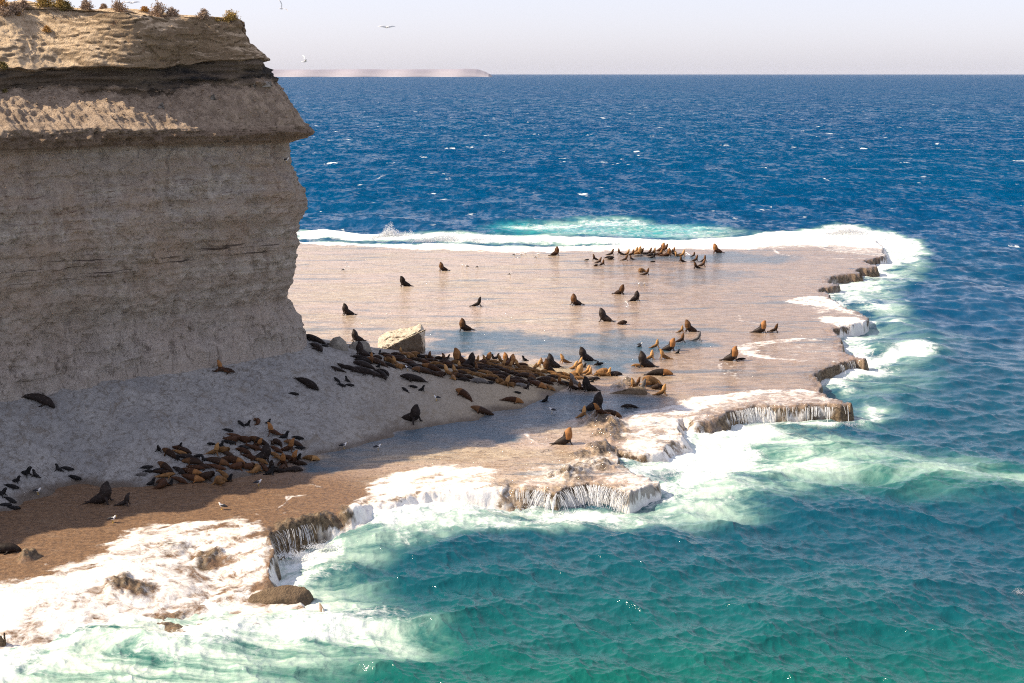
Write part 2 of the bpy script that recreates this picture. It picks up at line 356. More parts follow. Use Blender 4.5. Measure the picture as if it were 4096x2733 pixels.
    m.l(mx.outputs[0], m.out.inputs['Surface']); return m.m
def mat_clay():
    m = N('grey_clay_slope'); P = m.pos()
    a = m.noise(P, .22, 6, .6); b = m.noise(m.vmul(P, (1.3,1.0,1)), 1.6, 9, .72, .6); c = m.noise(P, 6.0, 4, .7)
    col = m.mix(m.ramp(a, .3, .7), (.30,.295,.285), (.43,.415,.385))
    col = m.mix(m.ramp(b, .46, .66, 0, .8), col, (.17,.15,.125)); col = m.mix(m.ramp(m.noise(m.vmul(P, (.5,.35,.5)), 1.0, 6, .7, 1.5), .54, .66, 0, .6), col, (.20,.165,.125))
    v = m.vor(m.vop('ADD', P, m.vmul(m.noise(P, .8, 4, col=True), (2.5,2.5,0))), .28, 'DISTANCE_TO_EDGE')
    col = m.mix(m.math('MULTIPLY', m.ramp(v, .012, .0), m.ramp(a, .52, .66, 0, .8)), col, (.12,.10,.085))
    col = m.mix(m.math('MULTIPLY', m.ramp(m.vor(P, 3.5), .16, .08), m.ramp(m.noise(P, .3, 3), .52, .62)), col, (.55,.55,.54))
    sx = m.sep(P)[0]
    col = m.mix(m.ramp(sx, -22, 4), col, (.42,.34,.23))
    damp = m.attr('damp')
    col = m.mix(m.math('MULTIPLY', damp, 1.0, clamp=True), col, (.13,.095,.065))
    n = m.bump(m.math('ADD', b, m.math('MULTIPLY', c, .3)), .4, 1.0)
    return m.end(m.bsdf(col, m.fmix(damp, .85, .4), .25, n))
def mat_cliff():
    m = N('layered_cliff_rock'); P = m.pos(); z = m.sep(P)[2]
    w = m.noise(m.vmul(P, (.06,.06,.1)), 1.0, 4); zw = m.math('ADD', z, m.math('MULTIPLY', m.math('SUBTRACT', w, .5), 1.1))
    strat = m.fmix(.62, m.noise(m.vmul(P, (.12,.12,2.4)), 1.0, 7, .68), m.noise(m.vmul(P, (1.1,1.1,1.6)), 1.0, 8, .72)); strat2 = m.noise(m.vmul(P, (.035,.035,.55)), 1.0, 4, .55)
    r = m.noise(P, 1.1, 9, .7, .3); big = m.noise(P, .16, 5, .6); vert = m.noise(m.vmul(P, (1.0,1.0,.13)), 1.0, 6, .6)
    wall = m.mix(m.ramp(strat, .36, .64), (.38,.32,.255), (.66,.585,.485))
    wall = m.mix(m.ramp(strat2, .42, .58, 0, .55), wall, (.42,.33,.25)); wall = m.mix(m.ramp(big, .42, .66, 0, .65), wall, (.50,.37,.265))
    wall = m.mix(m.ramp(vert, .52, .72, 0, .5), wall, (.26,.185,.14))
    wall = m.mix(m.ramp(zw, 18, 9, 0, .55), wall, (.54,.49,.44))
    wall = m.mix(m.math('MULTIPLY', m.ramp(zw, 14.5, 10.5), m.ramp(m.noise(m.vmul(P, (1.6,1.6,.5)), 1.0, 7, .7, .8), .54, .64, 0, .7)), wall, (.16,.125,.10))
    wall = m.mix(m.ramp(m.noise(m.vmul(P, (.35,.35,.5)), 1.0, 8, .72, 1.0), .50, .66, 0, .55), wall, (.44,.375,.31))
    # dark and rusty partings of the strata between 17 and 20 m and about 22-26 m
    band = m.math('MULTIPLY', m.ramp(m.noise(m.vmul(P, (.16,.16,4.2)), 1.0, 5, .6), .56, .66), m.ramp(m.math('ABSOLUTE', m.math('SUBTRACT', zw, 18.6)), 2.4, .5))
    wall = m.mix(m.math('MULTIPLY', band, .9), wall, (.075,.055,.045))
    band2 = m.math('MULTIPLY', m.ramp(m.noise(m.vmul(P, (.5,.5,3.2)), 1.0, 6, .7), .57, .66), m.ramp(m.math('ABSOLUTE', m.math('SUBTRACT', zw, 23.5)), 3.4, 1))
    wall = m.mix(m.math('MULTIPLY', band2, .7), wall, (.15,.08,.05))
    top = m.mix(m.ramp(strat, .3, .7), (.23,.165,.10), (.44,.32,.20))
    top = m.mix(m.ramp(r, .56, .70, 0, .6), top, (.26,.12,.06))
    tal = m.mix(m.ramp(r, .35, .65), (.30,.225,.16), (.52,.40,.285))
    tal = m.mix(m.ramp(m.vor(P, 2.4), .22, .10, 0, .6), tal, (.38,.33,.28))
    slope_ = m.mix(m.ramp(r, .35, .7), (.62,.46,.29), (.78,.61,.41))
    nz = m.sep(m.n('ShaderNodeNewGeometry').outputs['Normal'])[2]
    c = m.mix(m.ramp(zw, 28.2, 28.9), wall, m.mix(m.ramp(strat, .3, .7), (.20,.14,.095), (.35,.26,.18)))
    c = m.mix(m.math('MULTIPLY', m.ramp(z, 29.6, 30.2), 1.0), c, tal)
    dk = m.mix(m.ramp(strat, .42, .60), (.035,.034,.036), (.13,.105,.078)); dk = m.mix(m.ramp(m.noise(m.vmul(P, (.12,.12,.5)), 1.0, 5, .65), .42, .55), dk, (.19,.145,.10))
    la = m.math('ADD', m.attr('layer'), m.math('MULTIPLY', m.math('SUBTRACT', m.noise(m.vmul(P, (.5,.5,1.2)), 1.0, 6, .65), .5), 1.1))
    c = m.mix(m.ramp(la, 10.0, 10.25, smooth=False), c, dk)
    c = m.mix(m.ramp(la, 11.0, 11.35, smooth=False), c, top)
    c = m.mix(m.math('MULTIPLY', m.ramp(nz, .45, .75), m.ramp(la, 11.0, 11.3)), c, slope_)
    hb = m.math('ADD', m.math('MULTIPLY', strat, 1.2), m.math('ADD', r, m.math('MULTIPLY', m.noise(P, 4.5, 6, .7), .45)))
    n = m.bump(hb, .60, 1.0)
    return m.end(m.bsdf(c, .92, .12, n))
def mat_boulder(lo, hi, dark=(.12,.08,.04), shaded_face=False):
    m = N('boulder_rock'); P = m.pos(); z = m.sep(P)[2]
    r = m.noise(P, 1.8, 9, .72); p = m.vor(P, 2.6)
    c = m.mix(m.ramp(r, .35, .65), lo, hi)
    c = m.mix(m.ramp(p, .16, .08, 0, .6), c, dark)
    c = m.mix(m.ramp(m.math('ADD', z, m.math('MULTIPLY', r, 1.2)), 3.6, 2.8, 0, .8), c, dark)
    if shaded_face: c = m.mix(m.ramp(m.math('ADD', m.sep(m.n('ShaderNodeNewGeometry').outputs['Normal'])[1], m.math('MULTIPLY', m.math('SUBTRACT', r, .5), .8)), -.55, -.75, 0, .85), c, (.06,.042,.03))  # shade of the face turned from the sun, put into the colour by normal
    return m.end(m.bsdf(c, .9, .15, m.bump(m.math('ADD', r, m.noise(P, 7, 5)), .16, 1.0)))

M_SEA = mat_sea(); M_SHELF = mat_shelf(); M_CLAY = mat_clay(); M_CLIFF = mat_cliff()
M_WHITE = simple('white_water', (.86,.86,.84), .6, .3)

# ---------------------------------------------------------------- sea surface: Fourier waves in three bands
def tile(n, L, lmin, lmax, wd, seed, spread=2):
    r = np.random.default_rng(seed); k = np.fft.fftfreq(n, L/n)*2*math.pi
    kx, ky = np.meshgrid(k, k); kk = np.hypot(kx, ky)+1e-9; lam = 2*math.pi/kk
    wx, wy = wd; c = (kx*wx+ky*wy)/kk
    P = np.exp(-1/(kk*10)**2)/kk**4*(np.abs(c)**spread+.04)*(lam > lmin)*(lam < lmax)
    a = (r.normal(size=(n, n))+1j*r.normal(size=(n, n)))*np.sqrt(P)
    h = np.fft.ifft2(a).real; s = h.std()
    # horizontal pull towards the crests
    A = np.fft.fft2(h); dx = np.fft.ifft2(-1j*kx/kk*A).real; dy = np.fft.ifft2(-1j*ky/kk*A).real
    return (h/s).astype(np.float32), (dx/s).astype(np.float32), (dy/s).astype(np.float32), L, n
def samp(T, X, Y):
    h, dx, dy, L, n = T; u = X/L*n; v = Y/L*n; i = np.floor(u).astype(np.int64); j = np.floor(v).astype(np.int64)
    fu = u-i; fv = v-j; i0 = i % n; i1 = (i+1) % n; j0 = j % n; j1 = (j+1) % n
    return [(q[j0, i0]*(1-fu)+q[j0, i1]*fu)*(1-fv)+(q[j1, i0]*(1-fu)+q[j1, i1]*fu)*fv for q in (h, dx, dy)]
wd = (-.42,-.91)
T1 = tile(512, 271.0, 7, 60, wd, 1); T2 = tile(512, 83.0, 1.4, 7, (-.3,-.95), 2, 1.4); T3 = tile(512, 26.0, .28, 1.4, (-.55,-.83), 3, 1)
d0, d1 = math.radians(28.5), math.radians(0.055)
nr = 930; dep = d0+(d1-d0)*np.linspace(0, 1, nr)
rad = np.append(CAMZ/np.tan(dep), [60000.]); az = np.linspace(-.62, .47, 1500)
R_, A_ = np.meshgrid(rad, az, indexing='ij'); X = R_*np.sin(A_); Y = R_*np.cos(A_)
Z = np.zeros_like(X); DX = np.zeros_like(X); DY = np.zeros_like(X)
dr = R_*R_/CAMZ*.00075; H1 = None
for T, amp, lo, hi in ((T1, .35, 900, 2500), (T2, .12, 280, 640), (T3, .034, 120, 240)):
    f = amp*ss(hi, lo, R_); m_ = f > 1e-5; q = samp(T, X[m_], Y[m_])
    Z[m_] += f[m_]*q[0]; DX[m_] -= 1.0*f[m_]*q[1]; DY[m_] -= 1.0*f[m_]*q[2]
    if T is T1: H1 = np.zeros_like(X); H1[m_] = q[0]
    if T is T2: H2 = np.zeros_like(X); H2[m_] = q[0]
near = R_ < 420
xs, ys = X[near], Y[near]
sp = sdf(PLAT, xs, ys)
def area(P, soft, xs=xs, ys=ys, z=.2, off=0.0):
    return ss(-soft, soft, sdf(pts(P, z), xs, ys)+off)
FO = np.zeros_like(xs); MI = np.zeros_like(xs); TQ = np.zeros_like(xs); GR = np.zeros_like(xs)
wob = 1.6*fbm(xs*.16, ys*.16, 4, 90); wob2 = 4*fbm(xs*.05, ys*.07, 4, 91)
# white water along the near ledges
FOAM_A = [(-700,2900),(-700,2250),(0,2330),(900,2230),(1350,2040),(1500,1850),(1950,1850),(2080,1950),(2150,2060),(2480,2020),(2560,1900),(2420,1760),(2720,1640),(2860,1690),(3100,1700),(3200,1740),(3130,1800),(3050,1900),(2960,1930),(2900,1985),(2750,2040),(2600,2050),(2420,2090),(2250,2100),(2080,2070),(1880,2070),(1740,2110),(1560,2160),(1420,2180),(1340,2290),(1270,2400),(900,2480),(600,2540),(300,2640),(0,2760)]
FO = np.maximum(FO, .95*area(FOAM_A, 3.2, off=wob*1.3))
FO = np.maximum(FO, .75*area([(2720,1650),(2900,1690),(3450,1665),(3480,1700),(3530,1690),(3560,1640),(3430,1600),(3420,1660),(3340,1700),(3150,1705),(2900,1730),(2780,1830),(2560,1900),(2420,1760)], 1.2, off=wob*.6))
FO = np.maximum(FO, .72*area([(0,2600),(700,2500),(1260,2360),(1420,2380),(1600,2430),(1700,2480),(1560,2560),(1300,2620),(900,2640),(500,2690),(0,2790)], 3.5, off=wob))
FO = np.maximum(FO, .60*area([(2050,2080),(2500,2070),(2800,2020),(3050,1920),(3080,1990),(2900,2060),(2600,2110),(2300,2130)], 2.5, off=wob))
FO = np.maximum(FO, .62*area([(1500,2140),(1850,2080),(2200,2110),(2200,2150),(1800,2160),(1560,2220)], 2.2, off=wob))
# right-hand rim
FO = np.maximum(FO, .95*area(c5([(1270,70),(1430,40),(1600,90),(1640,150),(1680,215),(1560,240),(1400,280),(1300,330),(1240,380),(1190,330),(1180,280),(1330,200),(1380,150)]), 2.5, off=wob))
FO = np.maximum(FO, .80*area(c5([(980,410),(1100,385),(1380,400),(1400,440),(1250,470),(1300,520),(1420,560),(1330,610),(1200,600),(1010,475)]), 3, off=wob))
FO = np.maximum(FO, .70*area(c5([(1200,300),(1500,290),(1560,330),(1350,370),(1240,380)]), 3, off=wob))
FO = np.maximum(FO, .90*area(c5([(1040,700),(1100,660),(1300,640),(1500,640),(1560,660),(1330,680),(1180,700)]), 2, off=wob))
FO = np.maximum(FO, .62*area(c5([(1090,740),(1200,790),(1290,850),(1270,890),(1150,870)]), 1.5, off=wob))
FO = np.maximum(FO, .92*area(c5([(960,960),(1060,930),(1200,950),(1290,900),(1500,880),(1640,830),(1730,870),(1660,920),(1500,960),(1350,1010),(1130,990),(1160,1060),(1180,1160),(1130,1180),(1020,1150),(950,1060),(925,1030)]), 2, off=wob))
FO = np.maximum(FO, .60*area(c5([(1130,1200),(1220,1230),(1290,1290),(1440,1290),(1370,1350),(1200,1390),(1120,1360),(1170,1290)]), 1.5, off=wob))
FO = np.maximum(FO, .88*area(c5([(300,1345),(700,1340),(1100,1330),(1180,1290),(1200,1340),(1050,1375),(600,1365)]), .8, off=wob*.4))
rr_ = pts(RIM_RIGHT[4:33], ZP); drr = pdist(rr_, xs, ys); g_ = .75+.45*fbm(xs*.12, ys*.12, 4, 95)
FO = np.maximum(FO, np.clip(.88*np.exp(-(drr/2.6)**2)*g_+.52*np.exp(-(drr/8.5)**2)*g_, 0, .95))
FO = np.maximum(FO, .97*area([(1000,948),(1500,955),(2000,965),(3000,965),(3000,1060),(1000,1040)], 2, off=wob*.5, z=1.5))
edge = pts([(-400,925),(600,935),(1190,940),(1350,945),(1500,950),(1620,958),(1760,955),(1850,963),(2000,965),(2140,955),(2300,965),(2500,975),(2750,985),(2900,962),(3020,958),(3150,938),(3330,930),(3480,935),(3560,950)], .6)
de = pdist(edge, xs, ys); uy = de
band = np.exp(-(de/(3.4+1.5*vn2(xs*.06, ys*.02, 5)))**2)
FO = np.maximum(FO, 1.05*ss(.12, .55, band))
FO = np.maximum(FO, .97*area([(1190,925),(1500,940),(1750,935),(2000,940),(2400,960),(2700,965),(3000,950),(3200,925),(3390,905),(3530,930),(3640,960),(3600,1010),(3540,1040),(3500,1000),(3000,1000),(1190,965)], 4, off=wob))
FO = np.maximum(FO, .55*area([(2150,905),(2500,895),(2750,905),(2950,925),(2900,960),(2100,955)], 6, off=wob2))
FO = np.maximum(FO, .50*area(c5([(1000,390),(1400,300),(1700,210),(1640,380),(1480,450),(1600,560),(1500,650),(1330,640),(1100,570),(1000,470)]), 3, off=wob))
FO = np.maximum(FO, .97*area(c7([(0,330),(300,300),(700,240),(1150,200),(1180,330),(1000,400),(600,430),(200,480),(0,520),(-200,560),(-180,420)]), 2.5, off=wob))
FO = np.maximum(FO, .46*area(c5([(1150,850),(1500,790),(1800,850),(1760,960),(1500,1040),(1250,1060),(1300,1180),(1500,1280),(1450,1380),(1150,1400),(1120,1000)]), 3, off=wob))
FO = np.maximum(FO, .80*area([(-300,2480),(700,2480),(1260,2340),(1480,2400),(1640,2470),(1500,2570),(1250,2630),(900,2640),(450,2680),(-300,2790)], 4.0, off=wob))
FO = np.maximum(FO, .97*area([(2400,1790),(2560,1690),(2900,1730),(3080,1790),(3020,1880),(2800,1950),(2500,2020),(2380,1950)], 3, off=wob))
FO = np.maximum(FO, .72*area([(2050,915),(2250,900),(2500,890),(2700,898),(2600,915),(2350,912),(2150,930)], 3, off=wob2))
TQ = .9*area([(1950,915),(2200,905),(2500,893),(2750,905),(2850,930),(2700,955),(2100,945)], 5, off=wob2)
# bubbles below the surface, drifting away from the ledges
MI = np.maximum(MI, .9*area([(2750,1700),(3150,1720),(3500,1790),(3300,1900),(3000,1960),(2700,2060)], 5, off=wob2))
MI = np.maximum(MI, .55*area([(3000,1740),(3500,1770),(3900,1850),(4300,1930),(4400,2010),(3900,1960),(3450,1900),(3000,1900)], 5, off=wob2))
MI = np.maximum(MI, .95*area([(-300,2500),(900,2420),(1300,2300),(1500,2360),(1800,2460),(1650,2600),(1200,2660),(700,2720),(200,2800),(-300,2800)], 5, off=wob2))
MI = np.maximum(MI, .8*area([(1350,2100),(2000,2040),(2150,2110),(1800,2160),(1500,2260),(1330,2260)], 4, off=wob2))
MI = np.maximum(MI, .30*area(c5([(1150,600),(1700,640),(1400,1300),(1100,1300)]), 6, off=wob2))
GR = np.maximum(area([(3000,1740),(3500,1790),(4100,1880),(4500,1960),(4500,2030),(3900,1970),(3400,1940),(3100,1900)], 4, off=wob2)*.55, 0)
FO *= ss(6, 1, np.maximum(sp-0, 0)*0+0)*1
wash = np.clip(FO, 0, 1)
Zn = Z[near]
calm = 1-.35*wash
dn = pdist(pts(RIM_LEDGE+RIM_LEFT, ZP), xs, ys); dm_ = pdist(pts(RIM_MID, ZP), xs, ys)
hump = 1.15*np.exp(-(dn/3.8)**2)*(.6+.5*fbm(xs*.13, ys*.13, 3, 16))+.5*np.exp(-(dm_/4)**2)
fs = fbm(xs*.20+ys*.12, ys*.5-xs*.25, 5, 217, .6); FO = FO-.40*ss(.05, .6, fs)*FO*ss(1.05, .8, FO*0+.9)
wf = np.minimum(pdist(pts(c7([(1980,245),(1700,195),(1450,255),(1200,225)]), ZP), xs, ys), pdist(pts(c6([(2130,445),(1950,490),(1915,600),(1850,720)]), ZP), xs, ys))
hump = hump*(1-np.exp(-(wf/5)**2))-.75*np.exp(-(wf/3.5)**2)
Zn = hump*np.maximum(wash, .6) + Zn*calm + ss(260, 150, ys)*wash*(.16*ridged(xs*.35, ys*.35, 4, 14)*.6+.06*fbm(xs*1.2, ys*1.2, 3, 15))
Zn += .30*np.exp(-(drr/3.5)**2)*ss(-.1, .4, fbm(xs*.1, ys*.1, 3, 96))
# swell heaping up before it breaks on the outer rim
Zn += 1.25*band*(.55+.6*np.clip(fbm(xs*.045, ys*.02, 3, 33)+.3, 0, 1.2))*ss(-60, -35, xs)
tqc = pts([(1950,905),(2250,893),(2500,885),(2750,893),(2900,910)], 0); Zn += 1.0*np.exp(-(pdist(tqc, xs, ys)/4.5)**2)
for P_, a_, w_ in ((c5([(1150,690),(1300,680),(1500,700),(1700,740)]), .75, 2.6), (c5([(1350,870),(1500,850),(1640,830),(1730,860)]), .7, 2.2), (c5([(1500,640),(1640,650)]), .4, 2),
                   ([(2900,1960),(3200,1900),(3500,1880),(3900,1950)], .35, 3.2), ([(3100,2480),(3500,2330),(3900,2320)], .4, 3.0), ([(2100,2010),(1900,2060),(1700,2090),(1500,2140)], .25, 2)):
    Zn += a_*np.exp(-(pdist(pts(P_, .3), xs, ys)/w_)**2)
Z[near] = Zn
def full(v): o = np.zeros_like(X); o[near] = v; return o
MI = np.maximum(MI, np.clip(FO*1.3-.1, 0, 1)*.9); FOf = full(FO); MIf = full(MI); TQf = full(TQ)
shoal = ss(330, 110, Y+40*fbm(X*.01, Y*.01, 3, 70)+ .35*(X-20)) ; green = ss(116, 72, Y+.30*np.abs(X-5)+10*fbm(X*.03, Y*.03, 3, 71))
green = np.maximum(green*.95, full(GR))
crest = .5*H1+.9*H2; cap = ss(1.6, 3.0, crest)*ss(1500, 120, R_)*.9
cap *= .55+.45*vn2(X*.03, Y*.03, 6)
farw = ss(100, 420, R_)
ok = R_ < 3000
X2 = X+np.where(ok, DX, 0); Y2 = Y+np.where(ok, DY, 0)
sea = grid_mesh('sea_water', X2, Y2, Z, None, dict(foam=FOf, milk=MIf, tq=TQf, shoal=shoal, green=green, cap=cap, far=.12+.88*farw), [M_SEA])
sea.location.z = .48; tag(sea, 'deep blue to green choppy sea with small whitecaps', kind='structure')
del X2, Y2, DX, DY, H1, H2

# ---------------------------------------------------------------- rock shelf
dep = np.linspace(math.radians(25.5), math.radians(6.0), 660); rad = (CAMZ-ZP)/np.tan(dep); az = np.linspace(-.50, .33, 1200)
R_, A_ = np.meshgrid(rad, az, indexing='ij'); X = R_*np.sin(A_); Y = R_*np.cos(A_)
Z, sp = plat_h(X, Y)
wob = 1.3*fbm(X*.3, Y*.3, 4, 190)+.6*fbm(X*1.0, Y*1.0, 3, 191)
def parea(P, soft, off=0.0, z=ZP): return ss(-soft, soft, sdf(pts(P, z), X, Y)+off)
def rim(P, w, f, z=ZP, off=None):
    d = pdist(pts(P, z), X, Y); 
    if off is not None: d = np.abs(d+off)
    return f*np.exp(-(d/w)**2)
FO = np.zeros_like(X)
W1 = c6([(-900,900),(0,858),(160,848),(430,838),(410,780),(500,720),(690,660),(650,610),(820,570),(815,520),(930,480),(1150,450),(1400,430),(1600,445),(1800,480),(1890,520),(1960,600),(1900,740),(1850,740),(2060,790),(2150,900),(2050,1030),(1100,1200),(0,1500),(-900,1700)])
FO = np.maximum(FO, .88*parea(W1, 1.1, wob*.7))
FO = np.maximum(FO, 1.0*parea(c6([(-900,900),(0,862),(430,842),(420,790),(700,700),(900,720),(1250,720),(1500,800),(1200,850),(950,880),(700,900),(760,1050),(700,1200),(0,1500),(-900,1700)]), 1.6, wob))
FO = np.maximum(FO, 1.0*parea(c7([(0,420),(160,260),(160,200),(300,150),(450,110),(640,75),(850,85),(1050,105),(1130,150),(1100,185),(1200,225),(1150,300),(0,480)]), 1.4, wob*.8))
FO = np.maximum(FO, .62*parea(c7([(1260,140),(1260,100),(1400,60),(1700,20),(1840,0),(2150,60),(2200,200),(2000,260),(1300,240),(1200,230),(1180,180)]), .6, wob*.4))
FO = np.maximum(FO, .80*parea(c7([(1850,60),(2230,40),(2280,280),(1980,280),(1850,200),(1740,150)]), 1.0, wob*.8))
FO = np.maximum(FO, .84*parea(c4([(1900,1330),(1990,1270),(2200,1240),(2350,1190),(2480,1180),(2480,1420),(2350,1500),(2200,1560),(1900,1560),(1940,1400)]), .9, wob*.6))
FO = np.maximum(FO, .95*parea(c4([(2150,1450),(2350,1330),(2500,1350),(2500,1600),(2050,1600)]), 1.5, wob))
FO = np.maximum(FO, .62*parea(c5([(-50,1190),(250,1150),(420,1120),(800,1105),(960,1125),(1010,1160),(1130,1195),(800,1225),(400,1245),(150,1330),(-50,1330)]), .8, wob*.4))
FO = np.maximum(FO, .9*parea(c5([(-50,1185),(250,1148),(420,1118),(800,1103),(960,1123),(940,1140),(600,1150),(300,1200),(100,1290),(-50,1320)]), .9, wob*.5))
FO = np.maximum(FO, .47*parea(c5([(375,835),(450,795),(720,770),(1085,775),(1130,840),(1150,870),(1080,925),(1040,922),(700,908),(450,880)]), .6, wob*.4))
FO = np.maximum(FO, rim(c5([(560,890),(450,876),(395,850),(385,825),(440,798),(580,782),(720,770),(900,775)]), .9, .90, off=wob*.6))
FO = np.maximum(FO, .80*parea(c5([(375,835),(440,795),(720,768),(900,772),(640,800),(520,830),(560,880),(700,908),(450,882)]), .9, wob*.6))
FO = np.maximum(FO, rim(c5([(440,880),(600,898),(780,912),(1040,924)]), .55, .86, off=wob*.5))
FO = np.maximum(FO, .92*parea(c5([(690,512),(740,490),(870,468),(1010,478),(1170,570),(1270,612),(1180,610),(1000,560),(850,530),(780,525)]), .9, wob*.5))
FO = np.maximum(FO, .62*parea(c5([(690,512),(870,468),(1010,478),(1270,612),(1150,600),(930,590),(835,570),(850,545)]), .9, wob*.5))
FO = np.maximum(FO, 1.0*parea(c5([(890,625),(960,605),(1240,610),(1330,680),(1060,705),(1020,672),(1010,655)]), 1.0, wob*.5))
FO = np.maximum(FO, rim(c5([(275,925),(285,965),(330,1010),(400,1045),(480,1062)]), .45, .66, off=wob*.6))
FO = np.maximum(FO, .45*parea(c5([(620,330),(700,320),(900,350),(1010,370),(1000,400),(850,395),(700,360)]), .8, wob*.5))
fl_ = fbm(X*.22+Y*.18, Y*.75-X*.5, 5, 207, .6); fl2 = ridged(X*.18, Y*.35, 4, 208)
FO = FO-.30*ss(.08, .6, fl_)*FO-.16*ss(.35, .9, fl2)*FO
# surge running in over the outer rim
FO = np.maximum(FO, .95*parea([(-1500,700),(3600,700),(3550,1000),(3350,985),(3150,985),(3000,998),(2700,998),(2350,1008),(2100,1010),(1850,1004),(1700,998),(1500,990),(1190,975),(-1500,970)], 1.8, wob*1.3))
far_in = c5([(1385,200),(1200,190),(1050,180),(970,160),(960,140),(640,150),(300,130),(0,125)])+c4([(2350,138),(1900,140),(1300,135),(900,160),(600,148),(500,130),(200,95),(0,80),(-300,60)])
FARP = [(-1500,700),(3700,700),(3700,1030)]+far_in+[(-1500,960)]
FO = np.maximum(FO, .62*parea(FARP, 2.2, wob*1.2))
FO = np.maximum(FO, 1.05*parea([(-1500,700),(3600,700),(3550,985),(3350,965),(3150,968),(3000,980),(2700,972),(2350,985),(2100,988),(1850,985),(1700,972),(1500,958),(1190,948),(-1500,945)], 1.5, wob))
FO = np.maximum(FO, 1.0*parea(c5([(0,100),(500,120),(960,125),(1300,140),(1380,165),(1385,195),(1290,135),(900,112),(300,105)]), 1.5, wob))
for L_, w_, f_ in ((c4([(-200,90),(0,116),(200,128),(500,150),(700,150)]), .35, .8), (c4([(450,372),(600,372),(800,362),(1000,350)]), .5, .72), (c4([(880,690),(1000,672),(1150,655),(1400,632),(1600,618)]), .4, .62),
                   (c4([(0,225),(400,232),(800,215),(1200,190),(1500,183)]), .4, .55), (c4([(900,310),(1300,296),(1500,290)]), .4, .5), (c4([(0,480),(400,440),(700,400),(900,375)]), .3, .5),
                   (c4([(1270,1420),(1290,1450),(1340,1480),(1420,1490)]), .25, .7), (c4([(1270,1400),(1350,1380),(1500,1385)]), .25, .6),
                   (c5([(630,150),(660,180),(800,200),(1000,215),(1250,215)]), .7, .75), (c5([(390,600),(400,640),(520,660)]), .5, .55), (c5([(560,30),(960,140),(1100,170)]), .6, .7),
                   (c6([(1900,370),(1960,330),(1990,280),(2100,270)]), .25, .72), (c6([(1920,410),(2000,370),(2100,390)]), .22, .7), (c6([(1760,400),(1860,450)]), .2, .7), (c6([(2050,215),(2150,200),(2230,225)]), .2, .65),
                   (c6([(0,700),(150,690),(300,740),(420,790)]), .2, .5)):
    FO = np.maximum(FO, rim(L_, w_, f_, off=wob*.15))
FO = np.maximum(FO, .26*parea([(1190,960),(3500,960),(3400,1250),(3250,1500),(2800,1560),(2300,1300),(1200,1200)], 6, wob*3)*(0.6+.4*fbm(X*.08, Y*.2, 3, 8)))
for (px, py, r, h) in ROCKS:                # rocks that stand clear of the foam
    if (px, py) in ((490,2365),(560,2372),(830,2250),(690,2470)):
        x0, y0, _ = at(px, py, ZP-1.0); dd = np.hypot(X-x0, (Y-y0)*.8)/r
        FO *= 1-.45*ss(1.15, .5, dd+.35*fbm(X*.8, Y*.8, 3, 44))
RK = np.zeros_like(X)
for (px, py, r, h) in ROCKS:
    x0, y0, _ = at(px, py, ZP-1.0*(py > 2200)); dd = np.hypot(X-x0, (Y-y0)*.75)/r
    RK = np.maximum(RK, ss(1.2, .6, dd+.4*fbm(X*.9, Y*.9, 3, 45)))
RK = np.maximum(RK, ss(1.5, 0, sp)*ss(.2, .6, .5+.5*fbm(X*.5, Y*.5, 3, 46))*.7)
lo = pts([(2300,1300),(3400,1300)], ZP)
PO = .95*parea(c4([(560,735),(700,712),(900,700),(1200,722),(1500,765),(1800,730),(2100,738),(2400,760),(2500,800),(2350,850),(2050,930),(1900,1000),(1750,1010),(1600,930),(1500,940),(1250,890),(1000,860),(700,865),(560,880)]), 2.6, wob*2)
PO = np.maximum(PO, .85*parea(cr([(880,290),(1500,275),(2350,270),(2500,380),(2200,400),(1700,365),(1100,360),(900,345)],2300,950,3.9167), 3, wob*2))
PO = np.maximum(PO, .8*parea(c5([(180,170),(400,165),(700,195),(800,215),(700,245),(400,240),(180,215)]), 2.5, wob*2))
PO = np.maximum(PO, .5*parea(c5([(-100,280),(300,290),(450,310),(300,350),(200,390),(0,400),(-200,380)]), 3, wob*3))
PO = np.maximum(PO, .95*parea([(2200,1560),(2700,1590),(2600,1640),(2300,1680),(2000,1760),(1700,1800),(1300,1880),(1150,1850),(1500,1760),(1900,1650)], 1.2, wob*1))
AL = ss(-2, -16, X+4*fbm(X*.1, Y*.1, 3, 12)+.10*(Y-110))*ss(124, 112, Y)
Z = Z + ss(250, 150, Y)*np.clip(FO-.4, 0, 1)*(.12*ridged(X*.4, Y*.6, 4, 114)+.04*fbm(X*2.0, Y*2.0, 3, 115)+.06)*ss(-.6, .3, sp)
shelf = grid_mesh('rock_shelf', X, Y, Z, (Z > -1.0), dict(foam=FO, pool=PO, algae=AL, rock=RK), [M_SHELF])
tag(shelf, 'flat wet brown rock shelf under a thin sheet of water', kind='structure')

# ---------------------------------------------------------------- clay slope
az = np.linspace(-.66, .08, 1000); rad = CAMZ/np.tan(np.linspace(math.radians(22), math.radians(8.5), 620))
R_, A_ = np.meshgrid(rad, az, indexing='ij'); X = R_*np.sin(A_); Y = R_*np.cos(A_)
Z, dS = slope_h(X, Y)
dm = ss(1.5, .1, dS+.5*fbm(X*.6, Y*.6, 4, 4))
slope = grid_mesh('clay_slope', X, Y, Z, dS > -.6, dict(damp=dm*.85), [M_CLAY])
tag(slope, 'pale grey clay slope below the cliff', kind='structure')

